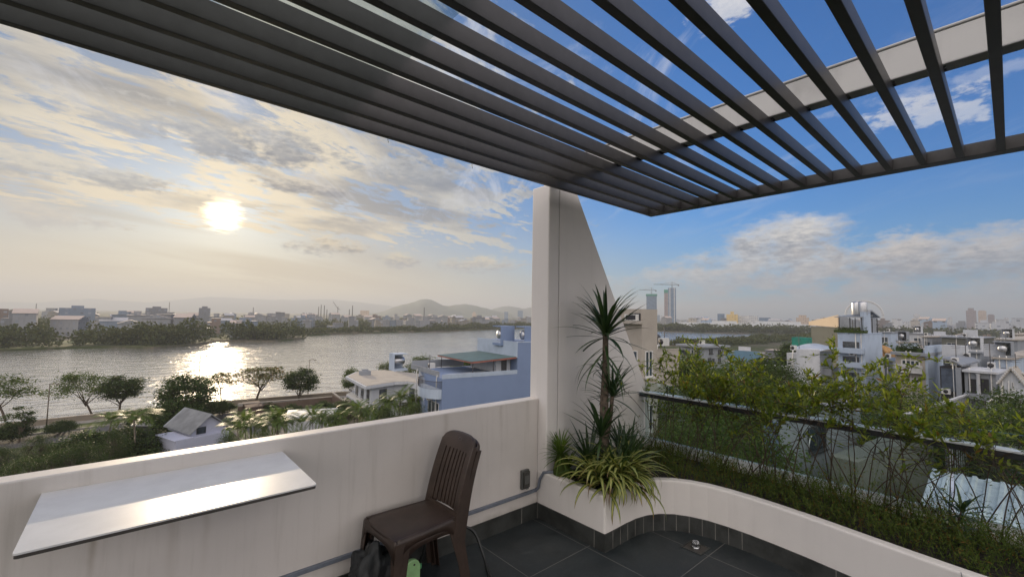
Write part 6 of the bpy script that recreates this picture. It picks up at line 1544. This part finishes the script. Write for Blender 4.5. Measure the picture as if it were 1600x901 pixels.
# ---- striped strap-leaf plants spilling over the corner
for k, (x_, y_, n_, L_) in enumerate(((2.745, 2.12, 44, 0.36), (2.93, 2.03, 66, 0.42), (2.80, 2.02, 26, 0.30))):
    r0_ = empty('striped_plant', (x_, y_, SOIL)); tag(r0_, ['yellow striped strap leaf plant at the left of the planter corner', 'large yellow striped plant spilling over the planter corner', 'small yellow striped plant right at the planter corner'][k], 'plant')
    mb = MB(); rosette(mb, (0, 0, 0.07), n_, L_*1.08, 0.042, (0.25, 2.2), (1.3, 2.9), rnd, 0.2, 9)
    for i in range(14 if k == 1 else 6):
        a = radians(rnd.uniform(215, 345)); strip_leaf(mb, (0.03*cos(a), 0.03*sin(a), 0.06), (cos(a), sin(a)), rnd.uniform(0.3, 0.44), 0.028, 0.9, rnd.uniform(2.8, 3.6), 0.2, 10)
    mb.build('leaves', 'striped_leaf', r0_)
    mb = MB(); 
    for i in range(8):
        a = radians(rnd.uniform(200, 350)); strip_leaf(mb, (0.04*cos(a), 0.04*sin(a), 0.05), (cos(a), sin(a)), rnd.uniform(0.22, 0.36), 0.012, 0.7, 3.2, 0.4, 8)
    mb.build('dead_leaves', 'dead_leaf', r0_)
# ---- feathery tuft against the pillar
r0_ = empty('tuft_plant', (2.70, 2.44, SOIL)); tag(r0_, 'bright green tufted plant on a mossy stump against the pillar', 'plant')
mb = MB(); vs = []
mb.tube([(0, 0, -0.02), (0.0, 0.0, 0.06), (-0.01, 0.0, 0.13), (-0.02, 0, 0.19)], [0.07, 0.075, 0.055, 0.03], 10); mb.build('stump', 'herb_leaf', r0_)
mb = MB(); rosette(mb, (-0.03, -0.01, 0.22), 90, 0.20, 0.014, (-0.5, 2.6), (0.5, 1.6), rnd, 0.2, 5); rosette(mb, (0.03, -0.04, 0.12), 60, 0.15, 0.012, (-0.5, 2.0), (0.5, 1.6), rnd, 0.2, 5); mb.build('leaves', 'tuft_leaf', r0_)
# ---- shrubs along the railing
def leaf4(mb, p, d_, s, wd, rnd):
    d_ = d_.normalized(); sd = d_.cross(Vector((rnd.uniform(-.4, .4), rnd.uniform(-.4, .4), 1))).normalized(); nn = sd.cross(d_)
    o = len(mb.v); m1 = p+d_*s*0.45
    mb.v += [tuple(p), tuple(m1+sd*wd*0.5+nn*wd*0.18), tuple(p+d_*s), tuple(m1-sd*wd*0.5+nn*wd*0.18), tuple(m1)]
    mb.f += [(o, o+1, o+4), (o+1, o+2, o+4), (o+2, o+3, o+4), (o+3, o, o+4)]; mb.mi += [0]*4; mb.sm += [True]*4
def shrub(x_, y_, H_, nst, seed, label, leafm='shrub_leaf', dense=1.0, lean=(0.0, 0.0), ls=0.056, low=0.35, spread=0.60):
    rnd = random.Random(seed); root = empty('railing_shrub', (x_, y_, SOIL)); tag(root, label, 'shrub', 'leafy shrubs along the glass railing')
    sb = MB(); lb = MB()
    for s_ in range(nst):
        a = rnd.random()*6.28; ln = spread*rnd.uniform(0.2, 1.1); h = H_*rnd.choice((0.7, 0.85, 0.95, 1.0, 1.12))*rnd.uniform(0.9, 1.06)
        b0 = Vector((rnd.uniform(-.05, .05), rnd.uniform(-.09, .09), -0.01)); tip = Vector((cos(a)*ln+lean[0], sin(a)*ln*1.2+lean[1], h*rnd.uniform(0.75, 1.0)))
        mid = b0.lerp(tip, 0.5)+Vector((-cos(a)*0.05, -sin(a)*0.05, h*0.22)); pts = []
        for i in range(13):
            t = i/12; pts.append(b0*(1-t)**2+mid*2*t*(1-t)+tip*t*t+Vector((noise.noise(Vector((t*5, s_, seed))), noise.noise(Vector((t*5, s_, seed+9))), 0))*0.035*t)
        sb.tube(pts, [0.0042*(1-0.75*i/12)*rnd.uniform(.9, 1.1) for i in range(13)], 5, caps=False)
        for i in range(3, 13):
            t = i/12
            if t < low*rnd.uniform(0.7, 1.2): continue
            for k in range(rnd.choice((1, 2, 3))):
                tw = Vector((rnd.uniform(-1, 1), rnd.uniform(-1, 1), rnd.uniform(-0.25, 0.8))).normalized()*rnd.uniform(0.05, 0.20)
                q = pts[i]+tw; dp = Vector((0, 0, -0.02)); tp = [pts[i], pts[i]+tw*0.5+Vector((0, 0, 0.012)), q+dp]
                sb.tube(tp, [0.0022, 0.0016, 0.0008], 3, caps=False)
                zr_ = SOIL+q.z
                if -0.85 < zr_ < -0.66 and rnd.random() < 0.82 and pts[i].x+x_ < 4.02: continue
                nl = int(rnd.randint(6, 11)*dense*(1.35 if zr_ > -0.72 else 1.0)*(0.75 if zr_ < -0.85 else 1.6 if zr_ > -0.70 else 1.0))
                for j in range(nl):
                    u_ = (j+1)/nl; pp_ = tp[0]*(1-u_)**2+tp[1]*2*u_*(1-u_)+tp[2]*u_*u_
                    dv = (tw.normalized()*0.7+Vector((rnd.uniform(-1, 1), rnd.uniform(-1, 1), rnd.uniform(-.5, .8)))*0.9)
                    leaf4(lb, pp_, dv, ls*rnd.choice((0.4, 0.6, 0.8, 1.0, 1.35)), ls*0.30, rnd)
    sb.build('stems', 'stem_brown', root); lb.build('leaves', leafm, root); return root
ys = [2.36, 2.16, 1.98, 1.80, 1.63, 1.47, 1.31, 1.15, 0.99, 0.84, 0.69, 0.54, 0.39, 0.24, 0.10, -0.05, -0.25, -0.5]
desc = ['first shrub, squeezed between fin wall and railing', 'second shrub from the fin wall', 'third shrub from the fin wall, before the beige house', 'tall shrub in front of the grey concrete house', 'shrub below the green sheet roof', 'leafy shrub in the middle of the grove view',
        'shrub with yellowish tips left of the curved white house', 'dense shrub under the curved white house', 'shrub under the big grey hall', 'broad shrub under the terrace house', 'shrub under the tarpaulin roof', 'shrub left of the balcony house', 'shrub under the balcony house',
        'shrub under the curtained house', 'low shrub under the column house', 'low shrub at the right edge', 'shrub beyond the right edge of the view', 'last shrub of the row toward the house']
hs = [0.80, 1.02, 1.08, 0.92, 1.06, 0.84, 0.98, 0.86, 1.04, 1.00, 0.84, 0.98, 0.80, 0.92, 0.84, 0.86, 0.8, 0.7]
for i, (y_, h_) in enumerate(zip(ys, hs)):
    shrub(3.88+random.uniform(-.06, .06), y_, h_, (6 if i % 2 else 5) if i < 13 else 4, 200+i, desc[i], dense=1.0 if 2 < i < 13 else 0.7, lean=(-0.02 if i > 12 else 0.05, 0), low=0.58 if i > 4 else 0.45)
# one palm-like seedling hanging in front of the metal roof
r0_ = empty('seedling', (3.72, 0.26, SOIL)); tag(r0_, 'dark narrow leaved seedling in front of the corrugated roof', 'plant')
mb = MB(); mb.tube([(0, 0, -0.01), (0.01, -0.01, 0.12), (0.02, -0.03, 0.22)], [0.006, 0.005, 0.003], 6); mb.build('stem', 'stem_brown', r0_)
mb = MB(); rosette(mb, (0.02, -0.03, 0.22), 26, 0.17, 0.016, (-0.4, 1.4), (0.3, 1.2), rnd, 0.2, 5); rosette(mb, (0.01, -0.01, 0.13), 16, 0.15, 0.016, (-0.4, 1.0), (0.3, 1.2), rnd, 0.2, 5); mb.build('leaves', 'dracaena_leaf', r0_)
# ---- ground cover: fine wiry herbs over the soil
rnd = random.Random(8); mb = MB(); sb = MB()
def xin(y):
    p = [(a, b_) for a, b_ in outer_ if b_ < 1.95]
    for (x0_, y0_), (x1_, y1_) in zip(p[:-1], p[1:]):
        if y1_ <= y <= y0_ and abs(y0_-y1_) > 1e-6: return x0_+(x1_-x0_)*(y0_-y)/(y0_-y1_)
    return 3.47
for i in range(4200):
    y_ = rnd.uniform(-1.0, 2.45)
    x0_ = max(3.12 if y_ > 1.85 else 3.3, xin(y_))+0.01; x_ = x0_+(3.97-x0_)*rnd.random()
    q_ = max(0, 0.5+1.1*noise.noise(Vector((x_*4, y_*4, 1))))
    if rnd.random() > 0.35+q_: continue
    h_ = 0.05+0.30*q_*rnd.uniform(0.5, 1.3)
    if y_ < 0.7: h_ *= 1.15
    if x_ > 3.8: h_ *= 0.45
    if x_-x0_ < 0.10: h_ *= 0.55
    a = rnd.random()*6.28; tip = Vector((x_+cos(a)*h_*0.5, y_+sin(a)*h_*0.5, SOIL+h_)); b0 = Vector((x_, y_, SOIL-0.005))
    mb.tube([b0, b0.lerp(tip, 0.5)+Vector((0, 0, 0.02)), tip], [0.0016, 0.0012, 0.0006], 3, caps=False) if i % 3 == 0 else None
    for k in range(9):
        t = rnd.uniform(0.15, 1.0); p = b0.lerp(tip, t)
        leaf4(mb, p, Vector((rnd.uniform(-1, 1), rnd.uniform(-1, 1), rnd.uniform(-.2, 1))), rnd.uniform(0.012, 0.034), 0.006, rnd)
tag(mb.build('ground_cover', 'herb_leaf'), kind='stuff')
